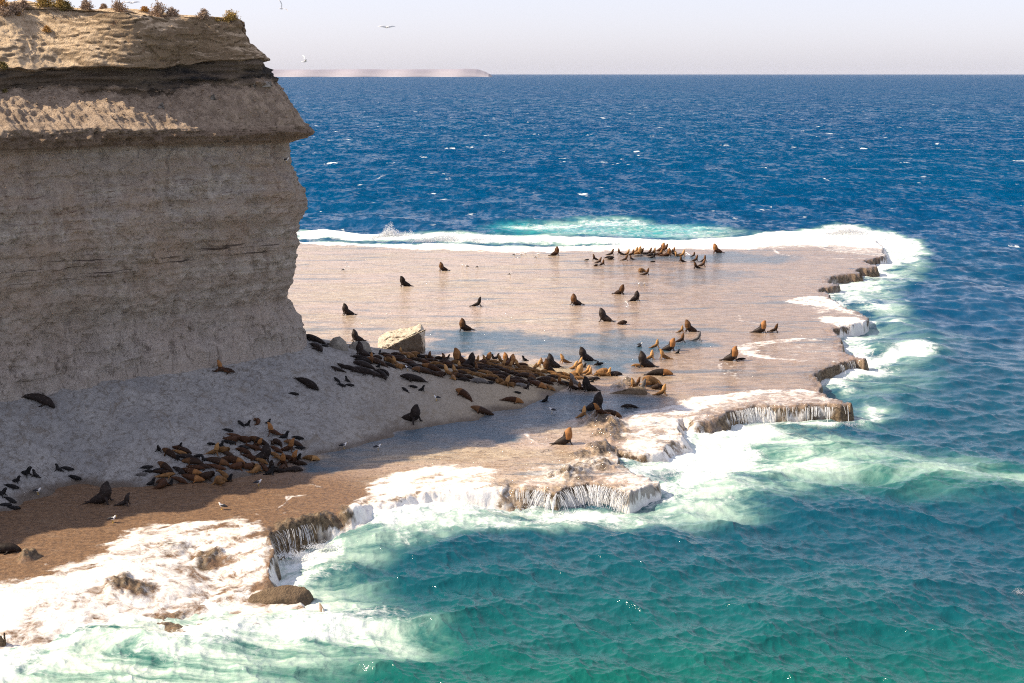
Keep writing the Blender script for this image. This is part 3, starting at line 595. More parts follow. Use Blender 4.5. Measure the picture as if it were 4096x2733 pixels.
# ---------------------------------------------------------------- cliff
seg = np.hypot(*np.diff(FACE, axis=0).T); cum = np.concatenate([[0], np.cumsum(seg)]); Ltot = cum[-1]
def face_pt(s): return np.stack([np.interp(s, cum, FACE[:, 0]), np.interp(s, cum, FACE[:, 1])], -1)
u = np.concatenate([np.arange(0, 38, .3), np.arange(38, cum[12], .115), np.arange(cum[12], Ltot, .4)])
Pm = face_pt(u)
for _ in range(30):                          # round the corner of the wall
    Pm[1:-1] = (Pm[:-2]+2*Pm[1:-1]+Pm[2:])/4
pad = 1.6
Ps = np.stack([np.interp(u-pad, u, Pm[:, 0]), np.interp(u-pad, u, Pm[:, 1])], -1); Pe = np.stack([np.interp(u+pad, u, Pm[:, 0]), np.interp(u+pad, u, Pm[:, 1])], -1)
tg = Pe-Ps; tg /= np.linalg.norm(tg, axis=1)[:, None]; nrm = np.stack([tg[:, 1], -tg[:, 0]], -1)
uc = cum[9]                                  # where the corner is
# layer:      0     1     2    3     4     5     6     7     8     9     10    11    12    13    14    15     16     17
zR = np.array([4.0, 9.3, 10.6, 12.8, 16.5, 20.0, 22.2, 24.2, 26.2, 28.3, 28.8, 29.6, 30.2, 33.3, 35.7, 35.8, 38.6, 40.1, 41.4])
dR = np.array([2.4, 1.2, .65, -.55, -.45,  .05,  .75,  .8,  .35,   .45,  2.2,  3.1,  2.2,  -.4, -1.4, -1.3, -2.7, -3.4, -30.])
dM = np.array([2.6, 1.7,  1.1,  .45,  .15,  .2,  .35,   .3,   .2,   .3,  1.2,  1.7,  1.6, -3.8, -4.3, -3.7, -4.3, -4.8, -30.])
zM = zR.copy()
zL = np.array([2.0, 8.0,  9.6, 12.0, 16.5, 20.0, 22.2, 24.2, 26.2, 28.2, 28.8, 29.5, 30.2, 33.6, 35.4, 35.6, 38.3, 40.7, 41.6])
dL = np.array([2.6, 1.6,  1.0,  .35,  .1,   .3,  .2,   .2,   .1,   .2,  1.2,  1.5,  1.5, -6.0, -6.6, -5.9,-10.0,-13.6, -34.])
rowsn = [4, 14, 16, 34, 34, 22, 20, 20, 22, 10, 10, 10, 40, 20, 6, 34, 18, 26]
t_ = np.concatenate([np.linspace(i, i+1, k, endpoint=False) for i, k in enumerate(rowsn)]+[[18.0]])
li = np.arange(19)
wR = ss(uc-11, uc-1.5, u); wLr = ss(uc-13, uc-22, u)   # blends along the face
def prof(v): return np.interp(t_, li, v)
Zc = prof(zM)[:, None]*(1-wR-wLr)+prof(zR)[:, None]*wR+prof(zL)[:, None]*wLr
Dc = prof(dM)[:, None]*(1-wR-wLr)+prof(dR)[:, None]*wR+prof(dL)[:, None]*wLr
# upper slope swings over from wall to slope between the stations; the brow is ragged
U = np.broadcast_to(u[None, :], Zc.shape); TT = np.broadcast_to(t_[:, None], Zc.shape)
env = ss(0, 1.5, TT)
brow = ss(14.8, 17, TT)
Dc = Dc + ss(12.2, 14, TT)*(0.9*fbm(U*.13, TT*0, 3, 301)) + brow*1.1*fbm(U*.16, TT*.2, 4, 300)
Zc = Zc + brow*.55*fbm(U*.12+40, TT*0, 4, 302) + ss(9.5, 11, TT)*ss(14, 12, TT)*.35*fbm(U*.10, TT*.1, 3, 303)
# strata ledges, gullies, crumbling foot
Zc = Zc + ss(12.3, 13, TT)*ss(16, 15, TT)*(.55*fbm(U*.09, TT*0, 4, 304)+.18*fbm(U*.7, TT*.3, 3, 305))
zz = Zc+.25*fbm(U*.05, Zc*.05, 3, 310)
wallm = ss(1.0, 2.5, TT)*ss(13, 11.5, TT); upm = ss(14.2, 15.0, TT)*ss(17.6, 17, TT)
led = .13*fbm(U*.045, zz*2.1, 5, 320, .62)+.05*np.sign(vn2(U*.03, zz*1.4, 321))*np.abs(vn2(U*.03, zz*1.4, 321))**.4
gul = .75*fbm(U*.11, zz*.02, 3, 331)+.45*fbm(U*.16+.25*vn2(U*.3, zz*.2, 2), zz*.05, 5, 330, .6)
lump = .50*fbm(U*.55, zz*.5, 6, 340, .62)+.16*ridged(U*1.1, zz*1.0, 4, 341)
foot = ss(15, 9.5, Zc)*ss(.5, 1.2, TT)*(.75*ridged(U*.42, zz*.16, 4, 350)+.38*ridged(U*1.4, zz*.7, 4, 352)-.2)
under = ss(9.2, 10.2, TT)*ss(12.2, 11.2, TT)*(.35*ridged(U*.7, zz*.8, 4, 360)+.2*fbm(U*2, zz*2, 3, 361))
ub = np.interp(ratio(762, 1100), Pm[:, 0]/Pm[:, 1], u) # the buttress edge seen in the middle of the wall
butt = 1.25*ss(ub+.35, ub-.35, U+.04*(Zc-18)*3+.15*fbm(U*0, zz*.5, 3, 9))*ss(12.5, 16, Zc)*ss(27, 22, Zc)
tal = ss(12.0, 12.4, TT)*ss(13.6, 13, TT)*(.30*ridged(U*.6, TT*5, 5, 371)+.18*fbm(U*2.2, TT*9, 4, 372))
dk = ss(12.9, 13.1, TT)*ss(14.9, 14.6, TT)*(.6*fbm(U*.2, zz*2.0, 5, 380)-.1)+ss(13.8, 14.6, TT)*ss(16, 15, TT)*.5*fbm(U*.35, TT*.4, 4, 381)+ss(10.5, 11.5, TT)*ss(13, 12.2, TT)*(1.0*fbm(U*.3, TT*.2, 6, 382)+.35*ridged(U*1.6, TT*1.5, 4, 383))
up = upm*(.10*fbm(U*.12, zz*2.0, 5, 390)+.30*fbm(U*.45, zz*.3, 4, 391)+.45*np.round(2.5*fbm(U*.22, zz*.8, 4, 392))/2.5)
lit = ss(14.8, 15.5, TT)*wLr[None, :]*(.30*fbm(U*.22, TT*1.3, 4, 395)+.14*ridged(U*1.6, TT*9, 5, 396))
mdr = wallm*(led+gul*1.3+lump+.35*np.round(2*fbm(U*.13, zz*.16, 5, 342))/2)+foot+under+butt*wallm
Dc = Dc+mdr+tal*.4+dk+up*(1-.6*wLr)+lit*.5
Zc = Zc+tal*.8+lit+ss(17.05, 17.6, TT)*(.5*fbm(U*.12, TT*5, 4, 399)+.12*fbm(U*.8, TT*30, 3, 398))
off = np.clip(Dc, -60, 60)
Xc = Pm[None, :, 0]+nrm[None, :, 0]*off; Yc = Pm[None, :, 1]+nrm[None, :, 1]*off
# the plateau: pull the last ring to one inner line so that it never crosses itself
inner = np.stack([np.interp(u, [0, uc, Ltot], [-96, -44, -92]), np.interp(u, [0, uc, Ltot], [112, 141, 160])], -1)
k = ss(17.0, 18.0, TT); k = k*1.0
rim_i = np.searchsorted(t_, 17.0)
Xr = Xc[rim_i][None, :]; Yr = Yc[rim_i][None, :]; kl = np.clip(TT-17, 0, 1)
Xc = np.where(TT > 17, Xr+(inner[None, :, 0]-Xr)*kl, Xc); Yc = np.where(TT > 17, Yr+(inner[None, :, 1]-Yr)*kl, Yc)
# back of the corner: soft limits to what noise may do
cliff = grid_mesh('cliff', Xc, Yc, Zc, None, dict(layer=TT-3.0), [M_CLIFF])
tag(cliff, 'layered sandy cliff with an overhanging ledge and dark seam', kind='structure')
top_rim = (Xc, Yc, Zc)

# ---------------------------------------------------------------- far headland
hx = np.linspace(900, 1960, 260); Yh = 15000.0
prof_h = np.interp(hx, [900,1100,1400,1700,1850,1900,1930,1960], [26,26,27,27,30,27,14,0])+1.2*np.array([vn2(np.array([a*.02]), np.array([.3]), 1)[0] for a in hx])
prof_h = np.clip(prof_h, 0, None)*np.clip((1960-hx)/25, 0, 1)
V = []; Fq = []
for i, a in enumerate(hx):
    x = ratio(a, 290)*Yh; h = .78*(prof_h[i]/F*Yh+34*(prof_h[i] > 1))
    h *= 1.0
    for (dy, fz) in ((0, -.05), (40, .12), (160, .22), (420, .55), (560, .95), (1400, 1.0), (2600, -.1)):
        V.append((x, Yh+dy+120*math.sin(a*.03), h*fz))
n7 = 7
for i in range(len(hx)-1):
    for j in range(n7-1): Fq.append((i*n7+j, (i+1)*n7+j, (i+1)*n7+j+1, i*n7+j+1))
mh = N('headland_ground'); zz_ = mh.sep(mh.pos())[2]
mh.end(mh.bsdf(mh.mix(mh.ramp(mh.math('ADD', zz_, mh.math('MULTIPLY', mh.noise(mh.vmul(mh.pos(), (.004,.004,.02)), 1, 4), 30)), 62, 86), (.30,.285,.315), (.285,.27,.31)), .95, .1))
hl = link('far_headland', raw_mesh('far_headland', V, Fq, [mh.m], True)); tag(hl, 'low pale headland on the horizon', kind='structure')
# ---------------------------------------------------------------- animals: one smooth body each, made by fusing tapered limbs
def tube(bm, P, R, seg=14):
    """P: centres, R: (side, up) radii; rings square to the path"""
    P = [Vector(p) for p in P]; rings = []
    for i, p in enumerate(P):
        d = (P[min(i+1, len(P)-1)]-P[max(i-1, 0)]).normalized()
        side = Vector((0, 1, 0)) if abs(d.y) < .9 else Vector((1, 0, 0))
        side = (side-d*side.dot(d)).normalized(); up = side.cross(d).normalized()
        a, b = R[i] if isinstance(R[i], tuple) else (R[i], R[i])
        rings.append([bm.verts.new(p+side*math.cos(t)*a+up*math.sin(t)*b) for t in [2*math.pi*k/seg for k in range(seg)]])
    for i in range(len(rings)-1):
        for k in range(seg):
            bm.faces.new((rings[i][k], rings[i][(k+1) % seg], rings[i+1][(k+1) % seg], rings[i+1][k]))
    for ring, s, p, q in ((rings[0], -1, P[0], P[1]), (rings[-1], 1, P[-1], P[-2])):
        r = R[0] if s < 0 else R[-1]; r = min(r) if isinstance(r, tuple) else r
        c = bm.verts.new(p+(p-q).normalized()*r*.6)
        for k in range(seg):
            f = (ring[(k+1) % seg], ring[k], c) if s < 0 else (ring[k], ring[(k+1) % seg], c)
            bm.faces.new(f)
def fuse(name, limbs, voxel=.035):
    bm = bmesh.new()
    for P, R in limbs: tube(bm, P, R)
    bmesh.ops.recalc_face_normals(bm, faces=bm.faces)
    me = bpy.data.meshes.new(name+'_raw'); bm.to_mesh(me); bm.free()
    o = bpy.data.objects.new('tmp', me); C.objects.link(o)
    md = o.modifiers.new('r', 'REMESH'); md.mode = 'VOXEL'; md.voxel_size = voxel
    sm = o.modifiers.new('s', 'SMOOTH'); sm.factor = .6; sm.iterations = 4
    bpy.context.view_layer.update(); dg = bpy.context.evaluated_depsgraph_get()
    r = bpy.data.meshes.new_from_object(o.evaluated_get(dg)); r.name = name
    bpy.data.objects.remove(o); bpy.data.meshes.remove(me)
    r.polygons.foreach_set('use_smooth', np.ones(len(r.polygons), bool)); return r
def fur(name, c1, c2, wet=.14):
    m = N(name); P = m.obj(); r = m.n('ShaderNodeObjectInfo').outputs['Random']
    a = m.noise(P, 3.0, 4, .6); b = m.noise(m.vmul(P, (1,1,.5)), 22.0, 3)
    c = m.mix(m.ramp(a, .3, .7), c1, c2)
    hs = m.n('ShaderNodeHueSaturation'); m.put(hs.inputs['Color'], c); m.put(hs.inputs['Value'], m.fmix(r, .72, 1.3)); hs.inputs['Saturation'].default_value = 1.0
    return m.end(m.bsdf(hs.outputs[0], m.fmix(r, .75, .45), wet, m.bump(b, .03, .7)))
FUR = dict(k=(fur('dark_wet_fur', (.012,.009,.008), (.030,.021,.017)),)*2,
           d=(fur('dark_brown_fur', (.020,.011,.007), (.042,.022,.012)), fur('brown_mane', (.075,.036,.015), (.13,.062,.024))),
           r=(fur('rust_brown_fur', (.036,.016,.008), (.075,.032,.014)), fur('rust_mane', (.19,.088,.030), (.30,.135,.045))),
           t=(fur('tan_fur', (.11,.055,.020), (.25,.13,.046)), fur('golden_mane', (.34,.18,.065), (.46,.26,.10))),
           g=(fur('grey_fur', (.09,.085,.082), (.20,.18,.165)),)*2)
FUR['m'] = (FUR['k'][0], FUR['r'][1])        # dark body, rust mane
FUR['p'] = (fur('black_pup_fur', (.008,.008,.009), (.022,.019,.018)),)*2
def sitter(big, tilt=0.0, curl=0.0, look=0.0):
    """upright sea lion facing +x, hindquarters trailing behind"""
    k = 1.0 if big else .74; n = 1.0 if big else .70    # girth
    t = tilt
    S_ = [(-1.02, curl*1.0, .10), (-.84, curl*.75, .17), (-.56, curl*.32, .25), (-.26, 0, .35), (-.02, 0, .50), (.06+t*.2, 0, .78), (.08+t*.5, 0, 1.02), (.11+t*.9, look*.3, 1.21), (.16+t*1.2, look, 1.36), (.23+t*1.4, look*1.6, 1.49-abs(t)*.5)]
    Rr = [.09, .17*n+.03, .27*n+.03, .36*n+.02, .40*n, (.42*n, .40*n), (.38*n, .37*n), .27*n, .155*n+.02, .075]
    limbs = [([(x*k, y*k, z*k) for x, y, z in S_], [tuple(q*k for q in r) if isinstance(r, tuple) else r*k for r in Rr])]
    for s in (-1, 1):
        limbs.append(([(.10*k, s*.24*k*n, .55*k), (.20*k, s*.40*k, .28*k), (.26*k, s*.47*k, .08*k), (.40*k, s*.60*k, .035)], [.13*k, (.10*k, .07*k), (.10*k, .05*k), (.09*k, .03)]))
        limbs.append(([(-1.02*k, curl*k+s*.05, .12*k), (-1.22*k, curl*k+s*.16*k, .06), (-1.44*k, curl*k+s*.26*k, .035)], [.07*k, (.08*k, .035), (.085*k, .022)]))
    return limbs, .72*k
def layer_(big, bend=0.0, head=0.0):
    k = 1.0 if big else .72; n = 1.0 if big else .85
    S_ = [(-1.30, bend*1.0, .08), (-1.08, bend*.75, .15), (-.72, bend*.35, .25), (-.25, 0, .32), (.25, 0, .34), (.62, bend*.1, .34+head*.15), (.90, bend*.3, .30+head*.5), (1.10, bend*.5, .25+head*.8), (1.28, bend*.7, .20+head*1.0)]
    Rr = [.07, .15, .25*n, (.36*n, .31*n), (.40*n, .34*n), (.34*n, .31*n), .24*n, .17*n, .085]
    limbs = [([(x*k, y*k, z*k) for x, y, z in S_], [tuple(q*k for q in r) if isinstance(r, tuple) else r*k for r in Rr])]
    for s in (-1, 1):
        limbs.append(([(.45*k, s*.24*k, .22*k), (.36*k, s*.45*k, .10*k), (.18*k, s*.66*k, .035)], [.11*k, (.10*k, .05*k), (.09*k, .025)]))
        limbs.append(([(-1.2*k, bend*.95*k+s*.04, .08*k), (-1.42*k, bend*k+s*.12*k, .05), (-1.62*k, bend*k+s*.2*k, .03)], [.06*k, (.07*k, .03), (.075*k, .02)]))
    return limbs, (.45*k if big else 9)
def curled(k):
    S_ = [(-.75, .30, .12), (-.60, .05, .22), (-.30, -.08, .33), (.05, -.05, .40), (.32, .10, .42), (.45, .32, .40), (.38, .52, .36), (.22, .60, .33), (.08, .60, .30)]
    limbs = [([(x*k, y*k, z*k) for x, y, z in S_], [.10*k, .20*k, .31*k, .37*k, .32*k, .24*k, .17*k, .13*k, .07*k])]
    for s in (-1, 1):
        limbs.append(([(.25*k, -.05+s*.2*k, .3*k), (.42*k, s*.36*k, .10*k), (.55*k, s*.5*k, .035)], [.11*k, (.1*k, .05*k), (.09*k, .025)]))
        limbs.append(([(-.70*k, .32*k, .12*k), (-.85*k, (.42+s*.1)*k, .06*k), (-1.0*k, (.5+s*.2)*k, .03)], [.07*k, (.08*k, .035), (.08*k, .02)]))
    return limbs, 9
def pupsit(k=.42):
    S_ = [(-.95, 0, .10), (-.62, 0, .24), (-.25, 0, .36), (.02, 0, .55), (.12, 0, .85), (.18, 0, 1.08), (.32, 0, 1.22), (.50, 0, 1.24)]
    limbs = [([(x*k, y*k, z*k) for x, y, z in S_], [.09*k, .26*k, .33*k, .33*k, .27*k, .24*k, .21*k, .10*k])]
    for s in (-1, 1):
        limbs.append(([(.05*k, s*.2*k, .5*k), (.2*k, s*.42*k, .15*k), (.4*k, s*.6*k, .05*k)], [.12*k, .09*k, .06*k]))
        limbs.append(([(-.9*k, s*.05*k, .1*k), (-1.25*k, s*.2*k, .06*k)], [.08*k, .06*k]))
    return limbs, 9
def puplie(k=.40):
    S_ = [(-1.0, .1, .12), (-.6, 0, .26), (0, 0, .33), (.5, 0, .36), (.80, 0, .42), (1.0, .05, .40), (1.18, .08, .34)]
    limbs = [([(x*k, y*k, z*k) for x, y, z in S_], [.10*k, .26*k, .35*k, .33*k, .25*k, .22*k, .11*k])]
    for s in (-1, 1):
        limbs.append(([(.4*k, s*.2*k, .25*k), (.45*k, s*.5*k, .08*k), (.35*k, s*.7*k, .05*k)], [.11*k, .09*k, .06*k]))
        limbs.append(([(-.95*k, s*.06*k, .1*k), (-1.35*k, s*.2*k, .06*k)], [.08*k, .06*k]))
    return limbs, 9
PROTO = {}
def proto(code, variants, vox):
    PROTO[code] = []
    for (limbs, mane) in variants: PROTO[code].append((fuse('sea_lion_'+code, limbs, vox), mane))
proto('bs', [sitter(True, 0), sitter(True, .10, .25), sitter(True, -.06, -.3, .05)], .04)
proto('bl', [layer_(True, 0), layer_(True, .25, .05), layer_(True, -.3)], .042)
proto('bc', [curled(1.15)], .04)
proto('cs', [sitter(False, .05), sitter(False, .16, .2), sitter(False, -.05, -.3), sitter(False, .10, 0, .10)], .032)
proto('cl', [layer_(False, 0), layer_(False, .3), layer_(False, -.35, .1)], .032)
proto('cc', [curled(.85)], .034)
proto('ps', [pupsit()], .024)
proto('pl', [puplie()], .024)
CACHE = {}
def body_mesh(code, v, colr):
    k = (code, v, colr)
    if k not in CACHE:
        src, mane = PROTO[code][v]; me = src.copy(); a, b = FUR[colr]; me.materials.append(a); me.materials.append(b)
        if mane < 5 and a is not b:
            n = len(me.polygons); cc = np.zeros(n*3); me.polygons.foreach_get('center', cc); cc = cc.reshape(-1, 3)
            q = (cc[:, 2] > .50)&(cc[:, 0] > -.2) if code in ('bs', 'cs') else (cc[:, 0] > .35)&(cc[:, 2] > .15)
            me.polygons.foreach_set('material_index', q.astype(np.int32))
        CACHE[k] = me
    return CACHE[k]
KIND = dict(bs=('bull', 'upright'), bl=('bull', 'lying'), bc=('bull', 'curled'), cs=('cow', 'upright'), cl=('cow', 'lying'), cc=('cow', 'curled'), ps=('pup', 'sitting'), pl=('pup', 'lying'))
COLN = dict(k='dark', d='dark brown', r='rust brown', t='tan', g='grey', m='rust-maned', p='black')
rr = random.Random(5)
LIONS = []
def lions(ox, oy, s, where, group, rows):
    """rows: pose+colour, x, y of the contact with the ground, heading, [size]"""
    for r in rows.split(';'):
        w = r.split()
        if not w: continue
        code, c = w[0][:2], w[0][2]
        if code[0] == 'p' and c == 'k': c = 'p'
        LIONS.append(dict(code=code, c=c, px=ox+float(w[1])/s, py=oy+float(w[2])/s, h=float(w[3]) if len(w) > 3 else rr.choice((0, 180)), k=float(w[4]) if len(w) > 4 else 1.0, where=where, group=group))
GA_ = 'sea lions hauled out in the big colony'; GB_ = 'sea lions of the small colony on the slope'; GC_ = 'sea lions at the far edge of the shelf'; GD_ = 'sea lions scattered over the wet shelf'; GE_ = 'sea lions resting on the clay slope'
lions(1200,1280,4.7,'by the cliff foot',GE_,"""blk 250 400 180;psk 112 352 180;blk 300 540 -60;plk 450 500 0;plk 540 470 0 .8;blk 130 1230 -35 1.05""")
lions(1200,1280,4.7,'near two small grey boulders',GA_,"""bsk 1040 400 180 1.15;bsk 1120 670 180 1.2;plk 1330 640 0;clk 1150 745 0 1.2;clk 1190 800 180 1.2;blk 1200 880 180;bld 1430 820 180;psk 1480 895 0;csr 1340 740 180 .8;ccd 1440 750 0""")
lions(1200,1280,4.7,'on slope below grey boulders',GE_,"""clk 700 950 180 .8;clk 830 910 180 .9;clk 960 945 -20 1.1;blk 1150 990 0;clk 1350 1030 -20 1.1;clk 1540 1060 -50 1.2;clk 1590 1010 -60;plk 700 1150 150;psk 870 1150 180;plk 770 1235 0;plk 930 1235 0;blk 2120 1140 180 1.05;plk 1980 1330 160;plk 2120 1265 0;psk 2300 1330 0 1.1""")
lions(1200,1280,4.7,'under the big boulder',GA_,"""psk 1500 640 90;cld 1640 680 180;cst 1890 620 180 .7;cst 1985 600 20;cld 1850 680 180;clt 2010 665 0;cct 2150 680 0;clt 2280 700 0 .8;cct 1650 790 180;cst 1770 850 180;cct 1860 910 0;cld 1960 895 0;cld 1900 770 180;clr 2000 790 0;cld 2200 770 0;clk 1680 870 180 .9;cld 2080 840 0;clk 2180 900 180;bld 2280 980 180;clr 1700 720 180;cld 1850 730 0;cct 2070 720 180""")
lions(1650,1350,5.875,'west of the big boulder shadow',GA_,"") 
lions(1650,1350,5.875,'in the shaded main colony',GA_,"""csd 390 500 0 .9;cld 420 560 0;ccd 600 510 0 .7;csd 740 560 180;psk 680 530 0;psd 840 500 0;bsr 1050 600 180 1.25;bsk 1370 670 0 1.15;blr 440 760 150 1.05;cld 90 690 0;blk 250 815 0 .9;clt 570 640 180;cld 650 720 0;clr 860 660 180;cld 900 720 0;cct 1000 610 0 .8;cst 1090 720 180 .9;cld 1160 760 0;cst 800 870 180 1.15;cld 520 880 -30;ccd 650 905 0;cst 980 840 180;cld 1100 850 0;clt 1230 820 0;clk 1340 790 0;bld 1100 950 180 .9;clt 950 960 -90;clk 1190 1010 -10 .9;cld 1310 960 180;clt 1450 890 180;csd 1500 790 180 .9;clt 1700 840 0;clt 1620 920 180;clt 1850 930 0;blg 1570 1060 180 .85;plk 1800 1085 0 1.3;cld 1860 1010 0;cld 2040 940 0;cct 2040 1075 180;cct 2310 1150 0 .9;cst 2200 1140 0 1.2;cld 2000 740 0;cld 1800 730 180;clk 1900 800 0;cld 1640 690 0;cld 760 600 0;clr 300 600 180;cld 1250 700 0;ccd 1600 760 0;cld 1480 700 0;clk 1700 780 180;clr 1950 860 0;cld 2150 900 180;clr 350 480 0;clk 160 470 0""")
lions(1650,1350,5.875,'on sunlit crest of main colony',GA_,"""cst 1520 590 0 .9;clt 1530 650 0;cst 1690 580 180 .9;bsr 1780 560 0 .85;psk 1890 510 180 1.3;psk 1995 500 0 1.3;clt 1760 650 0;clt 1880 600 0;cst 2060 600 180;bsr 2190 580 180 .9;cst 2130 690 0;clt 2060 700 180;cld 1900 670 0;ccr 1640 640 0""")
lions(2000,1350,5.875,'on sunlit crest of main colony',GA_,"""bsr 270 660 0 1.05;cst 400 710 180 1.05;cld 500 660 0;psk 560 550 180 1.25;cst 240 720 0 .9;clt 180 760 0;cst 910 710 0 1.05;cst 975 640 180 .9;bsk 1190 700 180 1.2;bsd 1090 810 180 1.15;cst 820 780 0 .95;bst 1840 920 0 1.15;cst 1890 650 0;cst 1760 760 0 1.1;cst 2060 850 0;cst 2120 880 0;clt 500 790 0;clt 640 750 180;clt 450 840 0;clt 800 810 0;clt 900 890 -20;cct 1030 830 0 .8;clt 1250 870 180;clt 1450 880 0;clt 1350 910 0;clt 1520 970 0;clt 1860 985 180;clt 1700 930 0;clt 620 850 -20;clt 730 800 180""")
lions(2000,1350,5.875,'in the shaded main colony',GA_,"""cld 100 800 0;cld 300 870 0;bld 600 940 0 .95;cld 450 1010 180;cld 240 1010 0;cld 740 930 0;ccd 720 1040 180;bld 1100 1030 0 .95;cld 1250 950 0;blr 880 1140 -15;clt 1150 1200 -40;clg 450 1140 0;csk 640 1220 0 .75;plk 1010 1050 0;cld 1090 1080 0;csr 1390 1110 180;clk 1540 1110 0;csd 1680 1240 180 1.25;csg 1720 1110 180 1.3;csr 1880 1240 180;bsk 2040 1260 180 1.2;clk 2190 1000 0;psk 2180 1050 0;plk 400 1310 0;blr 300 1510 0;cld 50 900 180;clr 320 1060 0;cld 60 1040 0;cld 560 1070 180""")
lions(2000,1350,5.875,'in shallows off the main colony',GD_,"""cst 1480 600 180 1.05;bsk 1960 540 180 1.15;psk 1990 710 0;psk 2280 655 0;psk 1085 1510 0 1.2""")
lions(2300,1300,4.7,'at seaward end of main colony',GD_,"""plk 440 755 0 1.3;cct 530 940 0 1.35;cst 640 955 0 .9;blk 720 950 0 .8;clt 500 960 180""")
lions(2300,1300,4.7,'in the blue pool',GD_,"""bsk 1280 785 180 1.25;clt 1190 785 180 .9;cst 1440 645 0 1.1;cst 1650 640 180 1.15;psk 1230 412 0;cst 1540 425 0;bsm 1810 480 0 1.1;psk 1940 535 0;csd 2010 320 0 1.05""")
lions(2300,1300,4.7,'around the small brown outcrop',GD_,"""blm 1600 940 0 1.15;cst 1090 1190 180 1.1;csd 1180 1150 0;csg 1280 1225 0 1.15;bct 1400 1140 180 1.3;ccd 1550 1210 0;cst 1660 1315 0 1.1""")
lions(2300,1300,4.7,'towards the seaward rim',GD_,"""cst 2010 135 0 .9;bsd 2130 120 180 1.05""")
lions(2200,1500,4.2727,'in the shaded channel',GD_,"""bsk 810 600 0 1.25;csr 830 670 180 1.15;bld 1050 685 0 .8;cst 590 715 0 1.05;clk 1350 560 180 .95""")
LIONS.append(dict(code='bs', c='m', px=2268, py=1776, h=25, k=1.08, where='alone near the broken outcrop', group=GD_))
lions(2300,950,3.9167,'in group by the outer breakers',GC_,"""plk 180 358 0;csd 300 352 180 1.05;csd 390 398 0;csd 440 434 0;ccd 330 449 0 .6;clk 540 322 0;cck 565 347 0;csd 580 275 0 1.15;plk 525 275 0;csd 690 262 180 1.05;cst 830 272 0 1.1;clk 760 275 180 .7;csd 905 277 0 1.1;cst 960 245 0 1.15;bst 1010 262 0 1.0;clg 990 298 0;csd 1050 260 0 1.1;csd 1175 255 0 1.1;clk 1110 267 180;cst 1240 255 0 1.1;cck 1180 292 0;csk 1235 325 0 1.05;bsr 1375 215 0 1.15;csd 1425 203 0 1.2;clk 1300 273 0;csr 1350 280 0 1.2;clr 1385 290 0;bsr 1470 292 0 1.05;csk 1530 273 180;csr 1545 240 0;cst 1585 298 180;clg 1640 282 0;cst 1695 294 0 1.15;csd 1865 297 0 .85;csd 800 362 0 1.1;csd 875 348 180 .8;plk 1215 387 0;csd 1660 387 180 1.1;csd 1900 374 0 1.1;csd 2030 378 0 1.1;csd 2010 452 0 1.25;plk 1955 447 0 .8;csd 1890 486 180 1.2""")
lions(2300,950,3.9167,'on the open far shelf',GD_,"""bsr 2205 236 180 1.15;bct 1040 543 180 .85;csd 1130 588 0 1.1""")
lions(1366,911,1.7204,'on the open wet shelf',GD_,"""bsd 1480 190 0 1.1;bsd 690 296 180 1.05;bsk 425 402 180 1.1;bsk 30 600 180 1.15;bsd 835 706 180 1.15;csk 945 541 0 1.3;bsd 1600 532 180 1.15;bsd 1925 458 0 1.05;bsk 2030 502 0 1.05;bsk 1800 642 180 1.2;ccd 1935 667 0 1.05""")
lions(1366,911,1.7204,'on the lower clay slope',GE_,"""blr 840 1160 140 1.0;bld 965 1275 180 1.0;bsk 500 1335 -20 1.2""")
lions(2730,911,1.7204,'towards the seaward rim',GD_,"""bsm 548 722 0 1.15;csd 640 717 0 1.05;bsm 352 914 0 1.15;clk 402 908 0 .6;csg 110 775 0 1.1""")
lions(0,911,1.7204,'under the cliff wall',GE_,"""blk 275 1195 0 1.15;csr 1515 985 180;cld 1545 990 0;plk 2020 1148 0;blk 20 2232 0""")
lions(500,1640,4.6125,'in the lower left colony',GB_,"""psk 620 765 -90 1.25;bld 830 830 150 .85;clt 1000 800 -30 .8;cld 1080 760 -20;psk 1020 690 0;ccr 940 710 0 .6;psk 970 920 -90 1.1;clk 1100 880 0;clk 1230 930 0;plk 1330 865 0 1.1;psk 1450 940 180 1.1;bld 1270 985 160 .85;cst 1680 820 0 1.15;plk 1600 640 180;psk 1780 680 0 1.2;cct 1810 780 0;bld 750 1080 150 .85;plk 400 1075 0 1.3;plg 290 1205 0 1.2;plk 430 1140 0;plk 610 1120 0 1.2;cld 690 1170 10;clt 750 1235 10;clk 1000 1140 -30;clr 1000 1310 -25;blr 1240 1290 -20 .9;blr 1220 1170 -20 .9;clr 1300 1090 -20;cld 1430 1070 -20;ccd 1520 1260 0 1.2;psk 510 1380 0 1.3;ccr 690 1420 60 1.25;psk 850 1390 0 1.2;bld 1700 980 -10 .9;clr 1680 1080 0""")
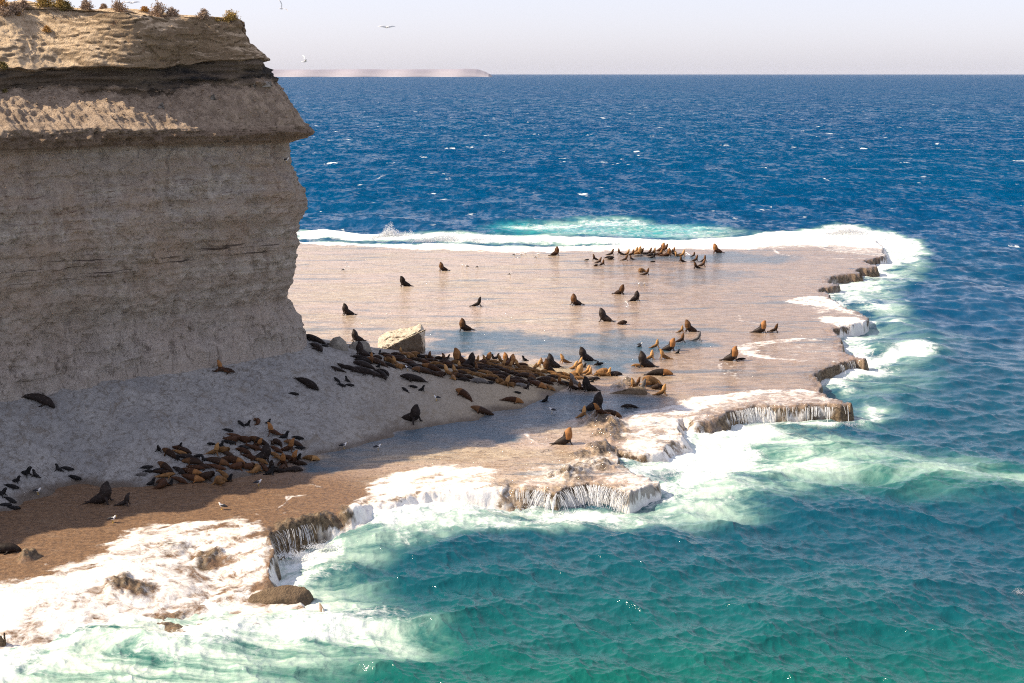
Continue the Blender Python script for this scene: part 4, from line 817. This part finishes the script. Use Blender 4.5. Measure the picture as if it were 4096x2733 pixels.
lions(850,1640,4.611,'in the lower left colony',GB_,"""bct 130 1360 -100 .95;clt 210 1230 -50 1.1;psk 320 1320 0 1.4;plk 280 390 0 1.2;plk 530 270 150 1.2;psk 660 290 0 1.1;ccr 830 235 100 .8;psk 1040 250 0;csr 1080 450 180 1.3;psk 1350 520 0 1.5;plk 1570 530 0 1.3;ccd 1170 630 180;bld 1500 640 180 .8;csr 1430 765 0 1.3;plk 1600 715 0 1.2;ccr 350 590 0 1.1;ccr 580 590 0 1.1;clr 440 520 0;plk 300 610 0 1.4;bld 850 605 160 .9;csr 850 690 0;clr 600 800 150 1.1;clr 750 720 0;plk 570 700 0 1.2;bsk 960 935 0 1.15;clr 1160 750 -30;clt 1150 860 -30;csr 1290 1030 -90 1.3;clr 1300 1080 -90;csr 1490 960 0 1.2;cld 1580 1010 -10;psk 1590 925 0 1.3;blt 1820 920 -20 .8;clr 700 900 0;cld 280 840 -40;cld 130 950 -10;blr 380 960 -20;ccr 450 1080 0 1.1;ccr 660 1080 0;cct 800 1130 60 1.1;clr 950 1080 -60;clt 880 960 -30;csk 1090 1120 -90 1.1;psk 1090 1190 0 1.6;clk 1200 1150 0;blk 1480 1130 0 .8;clr 1380 900 0;cld 520 1000 -20""")
lions(0,1822,1.7204,'at far left slope end',GB_,"""psk 185 140 0 1.7;psk 120 185 0 1.3;psk 235 145 180 1.2;psk 395 102 180 1.2;plk 462 96 0 1.3;plk 512 158 0 1.4;plk 75 220 0 1.4;psk 18 280 0 1.6;plk 65 312 0 1.3;plk 35 345 0 1.2;plk 90 368 0 1.3""")
lions(0,1822,1.7204,'on shaded brown shelf',GB_,"""bsk 725 326 0 1.3;csk 870 345 0 1.1""")
WORD = ['', 'second', 'third', 'fourth', 'fifth', 'sixth', 'seventh', 'eighth', 'ninth', 'tenth', 'eleventh', 'twelfth', 'thirteenth', 'fourteenth', 'fifteenth', 'sixteenth', 'seventeenth', 'eighteenth', 'nineteenth', 'twentieth']
buck = {}
for L in LIONS:
    L['base'] = f"{COLN[L['c']]} sea lion {KIND[L['code']][0]} {KIND[L['code']][1]} {L['where']}"
    buck.setdefault(L['base'], []).append(L)
def ordinal(i, n, base):
    if n == 1: return base
    if i == 0: return base+', leftmost'
    if i == n-1: return base+', rightmost'
    if i < (n+1)//2 or i < 3: return base+f', {WORD[i]} from left'
    return base+f', {WORD[n-1-i]} from right'
for base, G in buck.items():
    G.sort(key=lambda l: l['px'])
    for i, L in enumerate(G): L['label'] = ordinal(i, len(G), base)
for L in LIONS:
    x, y, z = drop(L['px'], L['py'])
    v = rr.randrange(len(PROTO[L['code']]))
    o = link('sea_lion', body_mesh(L['code'], v, L['c']))
    hd = math.radians(L['h']+rr.uniform(-16, 16)); kk = L['k']*rr.uniform(.96, 1.04)*(.90 if L['group'] in (GA_, GB_) else 1)
    e = .5; nx = (gz(x+e, y)-gz(x-e, y))/(2*e); ny = (gz(x, y+e)-gz(x, y-e))/(2*e)
    up = Vector((-nx, -ny, 1)).normalized()
    if L['code'] in ('bs', 'cs', 'ps'): up = (up+Vector((0, 0, 1.2))).normalized()
    fwd = Vector((math.cos(hd), math.sin(hd), 0)); fwd = (fwd-up*fwd.dot(up)).normalized(); side = up.cross(fwd)
    zz = max(gz(x, y), z-.5)-.03
    o.matrix_world = Matrix.Translation((x, y, zz)) @ Matrix((fwd, side, up)).transposed().to_4x4() @ Matrix.Diagonal((kk, kk, kk, 1))
    tag(o, L['label'], 'sea lion', L['group'])

# ---------------------------------------------------------------- gulls
M_GW = simple('white_feathers', (.80,.79,.77), .7, .2); M_GD = simple('dark_wing_feathers', (.035,.035,.04), .7, .2); M_GB = simple('yellow_bill', (.65,.42,.06), .5)
M_GT = simple('thin_wing_feathers', (.80,.79,.77), .8, .1)
def lathe_body(bm, P, R, mi, seg=10):
    n0 = len(bm.faces); tube(bm, P, R, seg); bm.faces.ensure_lookup_table()
    for f in bm.faces[n0:]: f.material_index = mi
def gull_mesh(dark=True):
    bm = bmesh.new()
    lathe_body(bm, [(-.20,0,.24),(-.05,0,.25),(.08,0,.28),(.15,0,.36),(.18,0,.42),(.23,0,.43)], [(.05,.03),(.09,.09),(.085,.09),(.05,.05),(.048,.048),(.02,.02)], 0)
    lathe_body(bm, [(.24,0,.428),(.30,0,.415)], [.014,.006], 2, 6)
    for s in (-1, 1):
        lathe_body(bm, [(.08,s*.075,.31),(-.10,s*.085,.29),(-.25,s*.05,.25),(-.36,s*.02,.22)], [(.02,.05),(.03,.075),(.022,.045),(.008,.012)], 1)
        lathe_body(bm, [(.02,s*.035,.20),(.02,s*.035,.02)], [.011,.009], 2, 6); lathe_body(bm, [(.0,s*.035,.012),(.07,s*.035,.010)], [(.025,.008),(.03,.006)], 2, 6)
    me = bpy.data.meshes.new('gull'); bm.to_mesh(me); bm.free()
    for m_ in (M_GW, M_GD if dark else M_GT, M_GB): me.materials.append(m_)
    me.polygons.foreach_set('use_smooth', np.ones(len(me.polygons), bool)); return me
def flyer_mesh(raise_):
    bm = bmesh.new()
    lathe_body(bm, [(-.30,0,.0),(-.16,0,.0),(0,0,0),(.14,0,.01),(.21,0,.03),(.27,0,.03)], [(.07,.012),(.06,.05),(.075,.075),(.06,.06),(.045,.045),(.015,.015)], 0)
    for s in (-1, 1):
        lathe_body(bm, [(.05,s*.04,.02),(.08,s*.30,.02+.30*raise_),(.02,s*.55,.03+.42*raise_),(-.10,s*.80,.02+.42*raise_)], [(.012,.09),(.012,.085),(.009,.06),(.004,.015)], 1)
    me = bpy.data.meshes.new('flying_gull'); bm.to_mesh(me); bm.free()
    for m_ in (M_GW, M_GT, M_GB): me.materials.append(m_)
    me.polygons.foreach_set('use_smooth', np.ones(len(me.polygons), bool)); return me
GM = gull_mesh(); GM2 = gull_mesh(False); FM1 = flyer_mesh(.15); FM2 = flyer_mesh(.9)
GL = [(c6([(775,462)])[0], 0, 'white gull with black wings on brown shelf above the near white surf', GM), (c6([(1778,210)])[0], 0, 'white and black gull standing in shade below the small colony', GM),
      (c6([(1530,373)])[0], 180, 'gull crouching on the sunlit orange rock beside the surf', GM), (c6([(260,268)])[0], 0, 'small dark-winged gull at the left end of clay slope', GM),
      (c4([(655,1190)])[0], 180, 'white gull with black wings standing mid slope below dark pups', GM), (c4([(1450,1275)])[0], 180, 'gull wading alone in the shaded blue channel', GM),
      (c4([(250,1530)])[0], 0, 'gull wading at slope foot left of the shaded channel', GM), (c4([(15,1520)])[0], 0, 'gull on the slope edge near the small colony', GM),
      (c4([(1190,198)])[0], 0, 'brown-looking gull leftmost of the far shelf gull row', GM), (c4([(1240,194)])[0], 0, 'second gull from left in the far shelf row', GM2), (c4([(1268,188)])[0], 0, 'third gull from left in the far shelf row', GM2),
      (c4([(1358,192)])[0], 0, 'rightmost upright gull of the far shelf row', GM2), (c4([(1340,215)])[0], 0, 'dark-winged gull in front of the far shelf row', GM),
      (c4([(835,270)])[0], -90, 'white gull facing camera right of the lone brown bull', GM2), (c4([(862,278)])[0], 180, 'dark-winged gull, middle of three near the brown bull', GM), (c4([(938,283)])[0], 0, 'dark-winged gull, rightmost of three near the brown bull', GM),
      (c4([(1160,333)])[0], 0, 'single gull on the middle of the open shelf', GM), (c4([(15,303)])[0], 0, 'brownish gull on the shelf close to the cliff', GM), (c4([(2048,400)])[0], -90, 'left one of two white gulls on the shelf behind bulls', GM2),
      (c4([(2085,398)])[0], -90, 'right one of two white gulls on the shelf behind bulls', GM2), (cr([(2030,955)],1200,1280,4.7)[0], 180, 'white gull on the slope between the pile and the lying bull', GM),
      (cr([(1165,520)],1650,1350,5.875)[0], 180, 'white gull behind the big shaded bull at the pool edge', GM2), (c4([(2055,820)])[0], 0, 'tiny dark gull on the blue pool', GM), ((855, 2025), 0, 'dark-winged gull on the slope above the brown shelf', GM)]
GL = [g for g in GL if g[0] != (855, 2025)]
for (p, h, lab, me) in GL:
    x, y, z = drop(*p); o = link('gull', me, loc=(x, y, z-.01), rot=(0, 0, math.radians(h+rr.uniform(-20, 20))), scale=(1.25,)*3); tag(o, lab, 'gull', 'gulls standing on the shelf and slope')
FL = [(1547,110,130,-80,'gull gliding with spread wings high in the sky right of the cliff',FM1,1.15,0), (1125,35,120,60,'gull with one wing raised at the top of the sky',FM2,1.0,.8), (1218,247,120,20,'white gull flapping just above the horizon beside the cliff',FM2,1.0,.3),
      (527,12,125,-90,'gull gliding over the scrub on the cliff top',FM1,1.0,0), (2512,1226,None,30,'white gull flying low over the wet shelf behind bulls',FM2,1.2,.3), (2070,1031,None,-80,'gull gliding low past the far shelf gull row',FM1,1.2,0),
      (1388,1066,None,50,'white gull flying low over the shelf near the cliff',FM2,1.2,.7), (2752,1018,None,20,'gull flying low beside the far edge group',FM1,1.3,.2)]
for (px, py, d, h, lab, me, k, roll) in FL:
    if d:
        up = 1366.5-py; dv = Vector((px-2048, F*CP+up*SP, -F*SP+up*CP)).normalized()*d; p = (dv.x, dv.y, CAMZ+dv.z)
    else:
        x, y, z = drop(px, py+25); p = at(px, py, z+.8); 
    o = link('flying_gull', me, loc=p, rot=(roll, 0, math.radians(h)), scale=(k*.85,)*3); tag(o, lab, 'gull', 'gulls in flight')

# ---------------------------------------------------------------- boulders and stones
def hull_rock(name, base, ptsl, mat, label, seed=0, sub=5, amp=.10, cat='boulder', group=None):
    bm = bmesh.new()
    vs = [bm.verts.new(p) for p in ptsl]; bmesh.ops.convex_hull(bm, input=vs)
    bmesh.ops.delete(bm, geom=[v for v in bm.verts if not v.link_faces], context='VERTS')
    bmesh.ops.bevel(bm, geom=list(bm.edges), offset=.16, segments=2, affect='EDGES', profile=.6)
    bmesh.ops.triangulate(bm, faces=bm.faces)
    for _ in range(sub):
        le = [e for e in bm.edges if e.calc_length() > .16]
        if not le: break
        bmesh.ops.subdivide_edges(bm, edges=le, cuts=1, use_grid_fill=False); bmesh.ops.triangulate(bm, faces=bm.faces)
    bm.normal_update(); co = np.array([v.co for v in bm.verts]); nn = [v.normal.copy() for v in bm.verts]
    d = amp*(1.2*fbm(co[:, 0]*.9+seed, co[:, 2]*1.1+co[:, 1]*.8, 5, 40+seed, .6)+.7*ridged(co[:, 0]*1.8+co[:, 1], co[:, 2]*1.8, 4, 60+seed))
    for v, n_, k in zip(bm.verts, nn, d): v.co += n_*float(k)
    me = bpy.data.meshes.new(name); bm.to_mesh(me); bm.free(); me.materials.append(mat)
    me.polygons.foreach_set('use_smooth', np.ones(len(me.polygons), bool))
    o = link(name, me, loc=base); tag(o, label, cat, group); return o
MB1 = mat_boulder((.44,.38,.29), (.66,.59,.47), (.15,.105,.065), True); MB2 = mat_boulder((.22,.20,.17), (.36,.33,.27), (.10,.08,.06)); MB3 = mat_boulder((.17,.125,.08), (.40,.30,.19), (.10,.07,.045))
b0 = Vector(at(1605, 1418, 1.85))
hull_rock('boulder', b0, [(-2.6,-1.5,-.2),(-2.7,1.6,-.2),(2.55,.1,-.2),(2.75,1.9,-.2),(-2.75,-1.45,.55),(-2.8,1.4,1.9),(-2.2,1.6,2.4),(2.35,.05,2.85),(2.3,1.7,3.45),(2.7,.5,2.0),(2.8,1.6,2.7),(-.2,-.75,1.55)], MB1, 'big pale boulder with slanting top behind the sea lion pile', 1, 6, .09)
b1 = Vector(drop(1354, 1395)); hull_rock('boulder', b1-Vector((0,0,.3)), [(-.95,-.5,0),(.95,-.5,0),(.9,.6,0),(-.9,.6,0),(-1.0,0,.9),(-.6,0,1.45),(.15,.1,1.65),(.75,.1,1.2),(1.05,0,.5),(-.2,-.6,1.0)], MB2, 'rounded grey boulder at the foot of the cliff corner', 3, 5, .05)
b2 = Vector(drop(1440, 1402)); hull_rock('boulder', b2-Vector((0,0,.2)), [(-1.3,-.4,0),(1.4,-.4,0),(1.2,.6,0),(-1.1,.5,0),(-1.2,0,.7),(-.8,0,1.2),(.4,.1,1.25),(.95,.1,1.1),(1.1,0,.6),(0,-.5,.8)], MB2, 'low lumpy grey boulder behind the tall dark bull', 5, 5, .05)
b3 = Vector(at(1120, 2398, .1)); hull_rock('surf_boulder', b3, [(-2.3,-.6,-.5),(2.0,-.9,-.5),(2.2,1.2,-.5),(-2.3,1.5,-.5),(-1.9,.2,.35),(-1.0,.4,.6),(.5,.5,.85),(1.6,.5,.75),(2.15,.2,.3),(.2,-.9,.35),(1.3,-.8,.2)], MB3, 'rounded brown boulder with water streaming off it in near surf', 8, 6, .07)
b4 = Vector(at(8, 2620, -.1)); hull_rock('surf_boulder', b4, [(-.9,-.4,-.5),(.35,-.4,-.5),(.3,.5,-.5),(-.9,.5,-.5),(.3,0,.6),(.1,0,1.3),(-.8,.1,1.5),(-.9,.4,1.2)], MB3, 'dark jagged rock at the left frame edge in the surf', 9, 5, .08)
b5 = Vector(at(2560, 1585, 1.75)); hull_rock('rock_slab', b5, [(-3.4,.5,0),(-3.2,1.2,0),(.7,-.4,0),(1.0,1.3,0),(-2.2,.7,.35),(-.6,.5,.8),(-.4,1.1,.85),(.45,.3,.9),(.2,-.2,.35)], MB3, 'dark wedge-shaped slab in the shaded channel beside outcrop', 11, 5, .06, 'rock')
RS = random.Random(11)
STN = [(1065,345,1.1,'largest round stone on the talus near the cliff corner'), (1010,345,.5,'small stone left of the largest talus stone'), (850,395,.4,'pale stone low on the cliff talus'), (640,430,.6,'brown stone mid talus of the cliff')]
def seat_on_cliff(px, py):                   # nearest point of the cliff mesh along the sight line
    up = 1366.5-py; dv = Vector((px-2048, F*CP+up*SP, -F*SP+up*CP)).normalized()
    ok_, loc, nrm_, i_ = cliff.ray_cast(Vector((0,0,CAMZ)), dv); return (loc, nrm_) if ok_ else (None, None)
bpy.context.view_layer.update()
for i, (px, py, s_, lab) in enumerate(STN):
    loc, nm = seat_on_cliff(px, py)
    if loc is None: continue
    hull_rock('talus_stone', loc-Vector((0,0,.12)), [(-.5*s_,-.3*s_,0),(.5*s_,-.3*s_,0),(.4*s_,.4*s_,0),(-.4*s_,.4*s_,0),(-.3*s_,0,.6*s_),(.3*s_,0,.55*s_),(.5*s_,0,.3*s_)], MB2, lab, 20+i, 3, .03, 'stone', 'stones on the talus')

def stones(name, P, sizes, mat, label, seed=0):
    r = random.Random(seed); V, Fc = [], []
    base = [(-1,0,0),(1,0,0),(0,-1,0),(0,1,0),(0,0,.8),(0,0,-.5)]; T_ = [(0,2,4),(2,1,4),(1,3,4),(3,0,4),(2,0,5),(1,2,5),(3,1,5),(0,3,5)]
    for p, s in zip(P, sizes):
        q = len(V); a_ = r.uniform(0, 6.28); ca, sa = math.cos(a_), math.sin(a_); e = r.uniform(.5, 1)
        for x, y, z_ in base:
            x *= s*r.uniform(.7, 1.3); y *= s*e*r.uniform(.7, 1.3); V.append((p[0]+x*ca-y*sa, p[1]+x*sa+y*ca, p[2]+z_*s*r.uniform(.6, 1)))
        Fc += [tuple(q+k for k in t) for t in T_]
    o = link(name, raw_mesh(name, V, Fc, [mat])); tag(o, label, kind='stuff')
M_ST = simple('pale_stone', (.42,.38,.32), .9, .1); M_ST2 = simple('brown_stone', (.30,.215,.14), .9, .1)
r5 = np.random.default_rng(5); Pg = []; Sg = []
while len(Pg) < 1500:
    px, py = r5.uniform(0, 2200), r5.uniform(1360, 2040); y_ = 0
    if vn2(np.array([px*.006]), np.array([py*.012]), 9)[0] < -.05+.3*r5.random(): continue
    x, y, z_ = drop(px, py)
    if sdf(SLOPE, np.array([x]), np.array([y]))[0] < .8: continue
    Pg.append((x, y, z_)); Sg.append(.025+.07*r5.random()**4)
stones('gravel', Pg, Sg, M_ST, 'pale gravel scattered over the clay slope', 1)
Pg = []; Sg = []
for i in range(2600):
    t0 = 15.2-3.0+r5.random()*1.0; j = int(r5.uniform(130, len(u)-60)); ti = np.searchsorted(t_, t0); 
    Pg.append((Xc[ti, j]+r5.normal()*.05, Yc[ti, j]+r5.normal()*.05, Zc[ti, j])); Sg.append(.04+.16*r5.random()**4)
stones('rubble', Pg, Sg, M_ST2, 'loose rubble on the cliff talus', 2)
for (px, py, hh_, lab) in ((1145,646,0,'gull sitting on the cliff ledge, left of a pair'),(1186,664,180,'gull sitting on the cliff ledge near the corner, right of a pair')):
    loc, nm = seat_on_cliff(px, py)
    if loc is not None:
        o = link('gull', GM, loc=loc+Vector((.05,-.15,-.12)), rot=(0,0,math.radians(hh_)), scale=(1.15,)*3); tag(o, lab, 'gull', 'gulls standing on the shelf and slope')

# ---------------------------------------------------------------- scrub on the cliff top
def scrub(px, py, w, colr, label, seed, hgt=.75, onface=False):
    r = random.Random(seed); loc, nm = seat_on_cliff(px, py)
    k = 0
    while loc is None and k < 60: k += 1; loc, nm = seat_on_cliff(px, py+k*2)
    if loc is None: return
    root = bpy.data.objects.new('scrub_bush', None); C.objects.link(root); root.location = loc-Vector((0,0,.1)); tag(root, label, 'bush', 'scrub bushes on the cliff')
    R_b = w/2
    V, Fc = [], []; TV, TF = [], []
    nb = 75
    for b_ in range(nb):
        a = r.uniform(0, 2*math.pi); e = r.uniform(.12, 1.5); ln = R_b*r.uniform(.65, 1.08)
        tip = Vector((math.cos(a)*math.cos(e)*ln, math.sin(a)*math.cos(e)*ln, math.sin(e)*ln*hgt*2*.8))
        t0 = .012; s_ = tip.cross(Vector((0,0,1))).normalized()*t0 if tip.cross(Vector((0,0,1))).length > 1e-3 else Vector((t0,0,0)); q = len(TV)
        u2 = tip.cross(s_).normalized()*t0
        for c_ in (s_, u2, -s_-u2): TV.append(c_)
        TV.append(tip*.98)
        for f in ((0,1,3),(1,2,3),(2,0,3)): TF.append(tuple(q+x for x in f))
        for j in range(26):
            p = tip*r.uniform(.45, 1.06)+Vector((r.gauss(0,1), r.gauss(0,1), r.gauss(0,1)))*R_b*.085
            if p.z < 0: p.z = abs(p.z)*.3
            sz = r.uniform(.04, .10)*(.6+R_b*.5); d1 = Vector((r.gauss(0,1), r.gauss(0,1), r.gauss(0,1))).normalized(); d2 = d1.cross(Vector((r.gauss(0,1), r.gauss(0,1), r.gauss(0,1)))).normalized()
            q2 = len(V); V += [p-d1*sz, p+d2*sz*.45, p+d1*sz, p-d2*sz*.45]; Fc.append((q2, q2+1, q2+2, q2+3))
    link('foliage', raw_mesh('foliage', V, Fc, [SC[colr]]), root); link('twigs', raw_mesh('twigs', TV, TF, [SC['w']]), root)
def leafm(name, a_, b_):
    m = N(name); return m.end(m.bsdf(m.mix(m.ramp(m.noise(m.obj(), 5, 3), .35, .65), a_, b_), .9, .1))
SC = dict(y=leafm('olive_yellow_leaves', (.30,.20,.06), (.50,.34,.11)), m=leafm('mauve_grey_twigs', (.26,.185,.13), (.42,.31,.22)), g=leafm('olive_leaves', (.11,.09,.035), (.22,.17,.06)), o=leafm('orange_tuft', (.38,.20,.06), (.5,.28,.09)), w=simple('dry_wood', (.14,.10,.075)))
for i, a_ in enumerate([(925,88,1.9,'y','olive yellow bush, rightmost on the cliff top edge'), (815,75,1.6,'m','brown bush second from right on cliff top edge'), (640,68,2.3,'m','large mauve grey bush above the cliff edge'), (690,62,1.4,'m','small dark bush right of the large mauve bush'), (578,34,.9,'o','small rusty bush left of the large mauve bush'),
        (475,45,1.7,'m','round brown bush mid cliff top'), (345,36,1.5,'m','thin grey bush on the cliff top'), (260,40,1.6,'g','dark olive bush right of the yellow bush'), (240,28,1.8,'y','yellow bush in the middle of the left clump'), (180,26,2.3,'y','broad olive yellow bush on the left cliff top'),
        (60,56,2.0,'m','mauve bush near the left end of the cliff top'), (20,62,1.8,'m','mauve bush at the left frame edge'), (10,28,1.5,'o','tan bush at upper left frame corner'), (95,30,1.2,'m','small mauve bush behind the left mauve pair'), (188,125,.85,'o','orange tuft alone on the sunlit upper slope'), (75,62,.6,'o','tiny orange tuft at the slope top left'), (415,35,.9,'m','low grey bush between the round and thin bushes'),
        (12,275,1.1,'g','olive tuft hanging at the left edge above dark seam'), (20,368,.6,'g','green tuft on the sunlit talus at left edge'), (870,80,.5,'y','dry tuft between the two rightmost bushes')]):
    scrub(*a_, seed=100+i)

# ---------------------------------------------------------------- falling water at the rim
def waterfall(name, poly, z0, zb, label, dens=9.0, out=.45, seed=0, gap=.35):
    r = random.Random(seed); P = pts(poly, ZP); V, Fc = [], []
    ctr = PLAT.mean(0)
    for i in range(len(P)-1):
        a, b = Vector(P[i]), Vector(P[i+1]); L = (b-a).length; d = (b-a)/max(L, 1e-6); n = Vector((d.y, -d.x))
        if inside(PLAT, np.array([((a+b)/2+n*.6).x]), np.array([((a+b)/2+n*.6).y]))[0]: n = -n
        for j in range(int(L*dens*2.6)):
            s = r.uniform(0, L); p = a+d*s
            if vn2(np.array([p.x*1.3]), np.array([p.y*1.3]), seed)[0]+.5*vn2(np.array([p.x*4]), np.array([p.y*4]), seed+3)[0] < gap-.35 and r.random() < .93: continue
            w = r.uniform(.004, .014)*(2.0 if r.random() < .1 else 1); o_ = out*r.uniform(.5, 1.5); st = n*r.uniform(-.45, .25); k = 6; q = len(V)
            len_ = r.uniform(.3, 1); t1 = r.uniform(0, 1-len_)*1.0 if r.random() < .7 else 0
            for m_ in range(k+1):
                t = t1+(1-t1)*m_/k*len_; zt = z0+(zb-z0)*t*t*.9+(zb-z0)*t*.1; c = p+st+n*(o_*t)+d*r.uniform(-.015, .015)
                ww = w*(1+.8*t)
                V.append((c.x-d.x*ww, c.y-d.y*ww, zt)); V.append((c.x+d.x*ww, c.y+d.y*ww, zt)); V.append((c.x+n.x*ww*.7, c.y+n.y*ww*.7, zt))
            for m_ in range(k):
                for (u_, v_) in ((0, 2), (2, 1), (1, 0)):
                    Fc.append((q+m_*3+u_, q+m_*3+v_, q+m_*3+3+v_, q+m_*3+3+u_))
    o = link(name, raw_mesh(name, V, Fc, [M_WHITE], True)); tag(o, label, kind='structure')
waterfall('waterfall', c5([(1155,1215),(1080,1224),(850,1222),(500,1228),(420,1244),(300,1270),(190,1302)]), 1.78, .1, 'long low curtain of water falling off the rim below white wash', 13, .55, 1, .3)
waterfall('waterfall', c7([(1985,245),(1900,217),(1800,197),(1700,192),(1560,217),(1480,257),(1420,252),(1340,224),(1195,224)]), 1.78, -.35, 'broad waterfall pouring off the ledge in the middle foreground', 22, 1.0, 2, .1)
waterfall('waterfall', c6([(2130,445),(2060,470),(1950,490),(1895,520),(1915,600),(1890,680),(1830,735)]), 1.7, -.35, 'waterfall over the brown ledge left of the green water', 8, .7, 3, .25)
waterfall('waterfall', c5([(1262,914),(1200,905),(1080,935)]), 1.78, .2, 'small waterfall under the rim point at the right', 14, .4, 4, .3)
waterfall('waterfall', c5([(1300,110),(1385,150),(1395,190)]), 1.78, .2, 'white fall off the far right tip of the shelf', 14, .8, 6, .1)

M_FALL = simple('falling_water', (.74,.76,.78), .45, .4)
for o_ in [o for o in C.objects if o.name.startswith('waterfall')]: o_.data.materials[0] = M_FALL
# ---------------------------------------------------------------- spray thrown up by the surf
def spray(px, py, w, h, n, label, seed, z=.4, big=.05):
    r = random.Random(seed); x0, y0, _ = at(px, py, z); V, Fc = [], []
    for i in range(n):
        t = r.random()**1.7; a = r.gauss(0, .34)*(1+.6*t); x = x0+a*w; y = y0+r.gauss(0, .25)*w*.6
        zt = z+h*t*(1-abs(a)*.9)*(.75+.5*vn2(np.array([a*6.0]), np.array([seed*1.3]), 5)[0]); s = big*r.uniform(.3, 1.3)*(1-.75*t)
        q = len(V); c = Vector((x, y, max(zt, z-.2)))
        for d_ in ((1,1,1),(1,-1,-1),(-1,1,-1),(-1,-1,1)): V.append(c+Vector(d_)*s*r.uniform(.6, 1.3))
        for f in ((0,1,2),(0,3,1),(0,2,3),(1,3,2)): Fc.append(tuple(q+k for k in f))
    o = link('spray', raw_mesh('spray', V, Fc, [M_WHITE])); tag(o, label, kind='stuff')
spray(1565, 955, 6.5, 3.6, 5200, 'tall plume of spray over the outer breakers', 1, .6, .10)
spray(1780, 965, 9, 1.9, 4200, 'lower spray on the outer breaker', 2, .6, .10)
spray(1900, 968, 6, 1.6, 2600, 'spray on the outer breaker', 12, .6, .10)
spray(3385, 935, 8, 1.9, 3600, 'spray over the far right tip', 3, .5, .10)
spray(3010, 2522, 1.1, .75, 420, 'small splash on the open green water', 4, .15, .028)
spray(4075, 2375, .9, .7, 380, 'small splash at right frame edge', 5, .15, .028)
spray(3640, 1400, 3.2, .9, 1500, 'spray on the wave beside the rim point', 6, .5, .05)
spray(3440, 1455, 1.6, .8, 700, 'spray at the small waterfall', 7, .3, .05)
spray(2520, 1880, 7, .9, 2500, 'spray where the wash pours over', 8, .9, .045)
spray(2050, 2040, 2.5, .7, 900, 'spray beside the broad waterfall', 9, .4, .035)
spray(2740, 1700, 4, .8, 1500, 'spray under the long curtain', 10, .5, .045)
spray(1290, 2190, 1.6, .8, 900, 'spray under the left waterfall', 13, .4, .03)
spray(430, 2360, 1.8, .7, 900, 'spray on the near left rocks', 14, .8, .03)
for i, (px, py, w_, h_, n_, d_) in enumerate([(2130,2055,2.2,.7,1300,'left foot of the broad waterfall'),(2260,2062,2.2,.8,1300,'middle foot of the broad waterfall'),(2400,2040,2.2,.7,1300,'right foot of the broad waterfall'),
        (2850,1708,2.4,.6,1100,'left part of the long curtain'),(3020,1706,3,.6,1300,'middle of the long curtain'),(3200,1703,3,.6,1300,'right part of the long curtain'),(3370,1700,2.4,.7,1100,'end of the long curtain'),
        (1180,2225,1.8,.8,1200,'foot of the left waterfall'),(3480,1130,3,.7,900,'rim notch'),(3390,1270,4,.7,900,'foam tongue'),(1500,2060,4,.7,1400,'near foam edge'),(1750,2040,4,.8,1500,'near foam crest'),(2620,1760,4,1.0,1800,'churning white water')]):
    spray(px, py, w_, h_, n_, 'mist of droplets at the '+d_, 50+i, .15, .03)
# ---------------------------------------------------------------- haze
bm = bmesh.new(); bmesh.ops.create_cube(bm, size=1)
for v in bm.verts: v.co = Vector((v.co.x*60000, v.co.y*66000+29000, -3 if v.co.z < 0 else 145))
me = bpy.data.meshes.new('haze'); bm.to_mesh(me); bm.free()
mz = bpy.data.materials.new('haze_air'); mz.use_nodes = True; t = mz.node_tree; t.nodes.clear()
o_ = t.nodes.new('ShaderNodeOutputMaterial'); pv = t.nodes.new('ShaderNodeVolumePrincipled')
pv.inputs['Density'].default_value = 0.000005; pv.inputs['Color'].default_value = (.82,.86,1.0,1); pv.inputs['Anisotropy'].default_value = 0.0
t.links.new(pv.outputs[0], o_.inputs['Volume']); me.materials.append(mz)
hz = link('haze', me); tag(hz, kind='stuff')
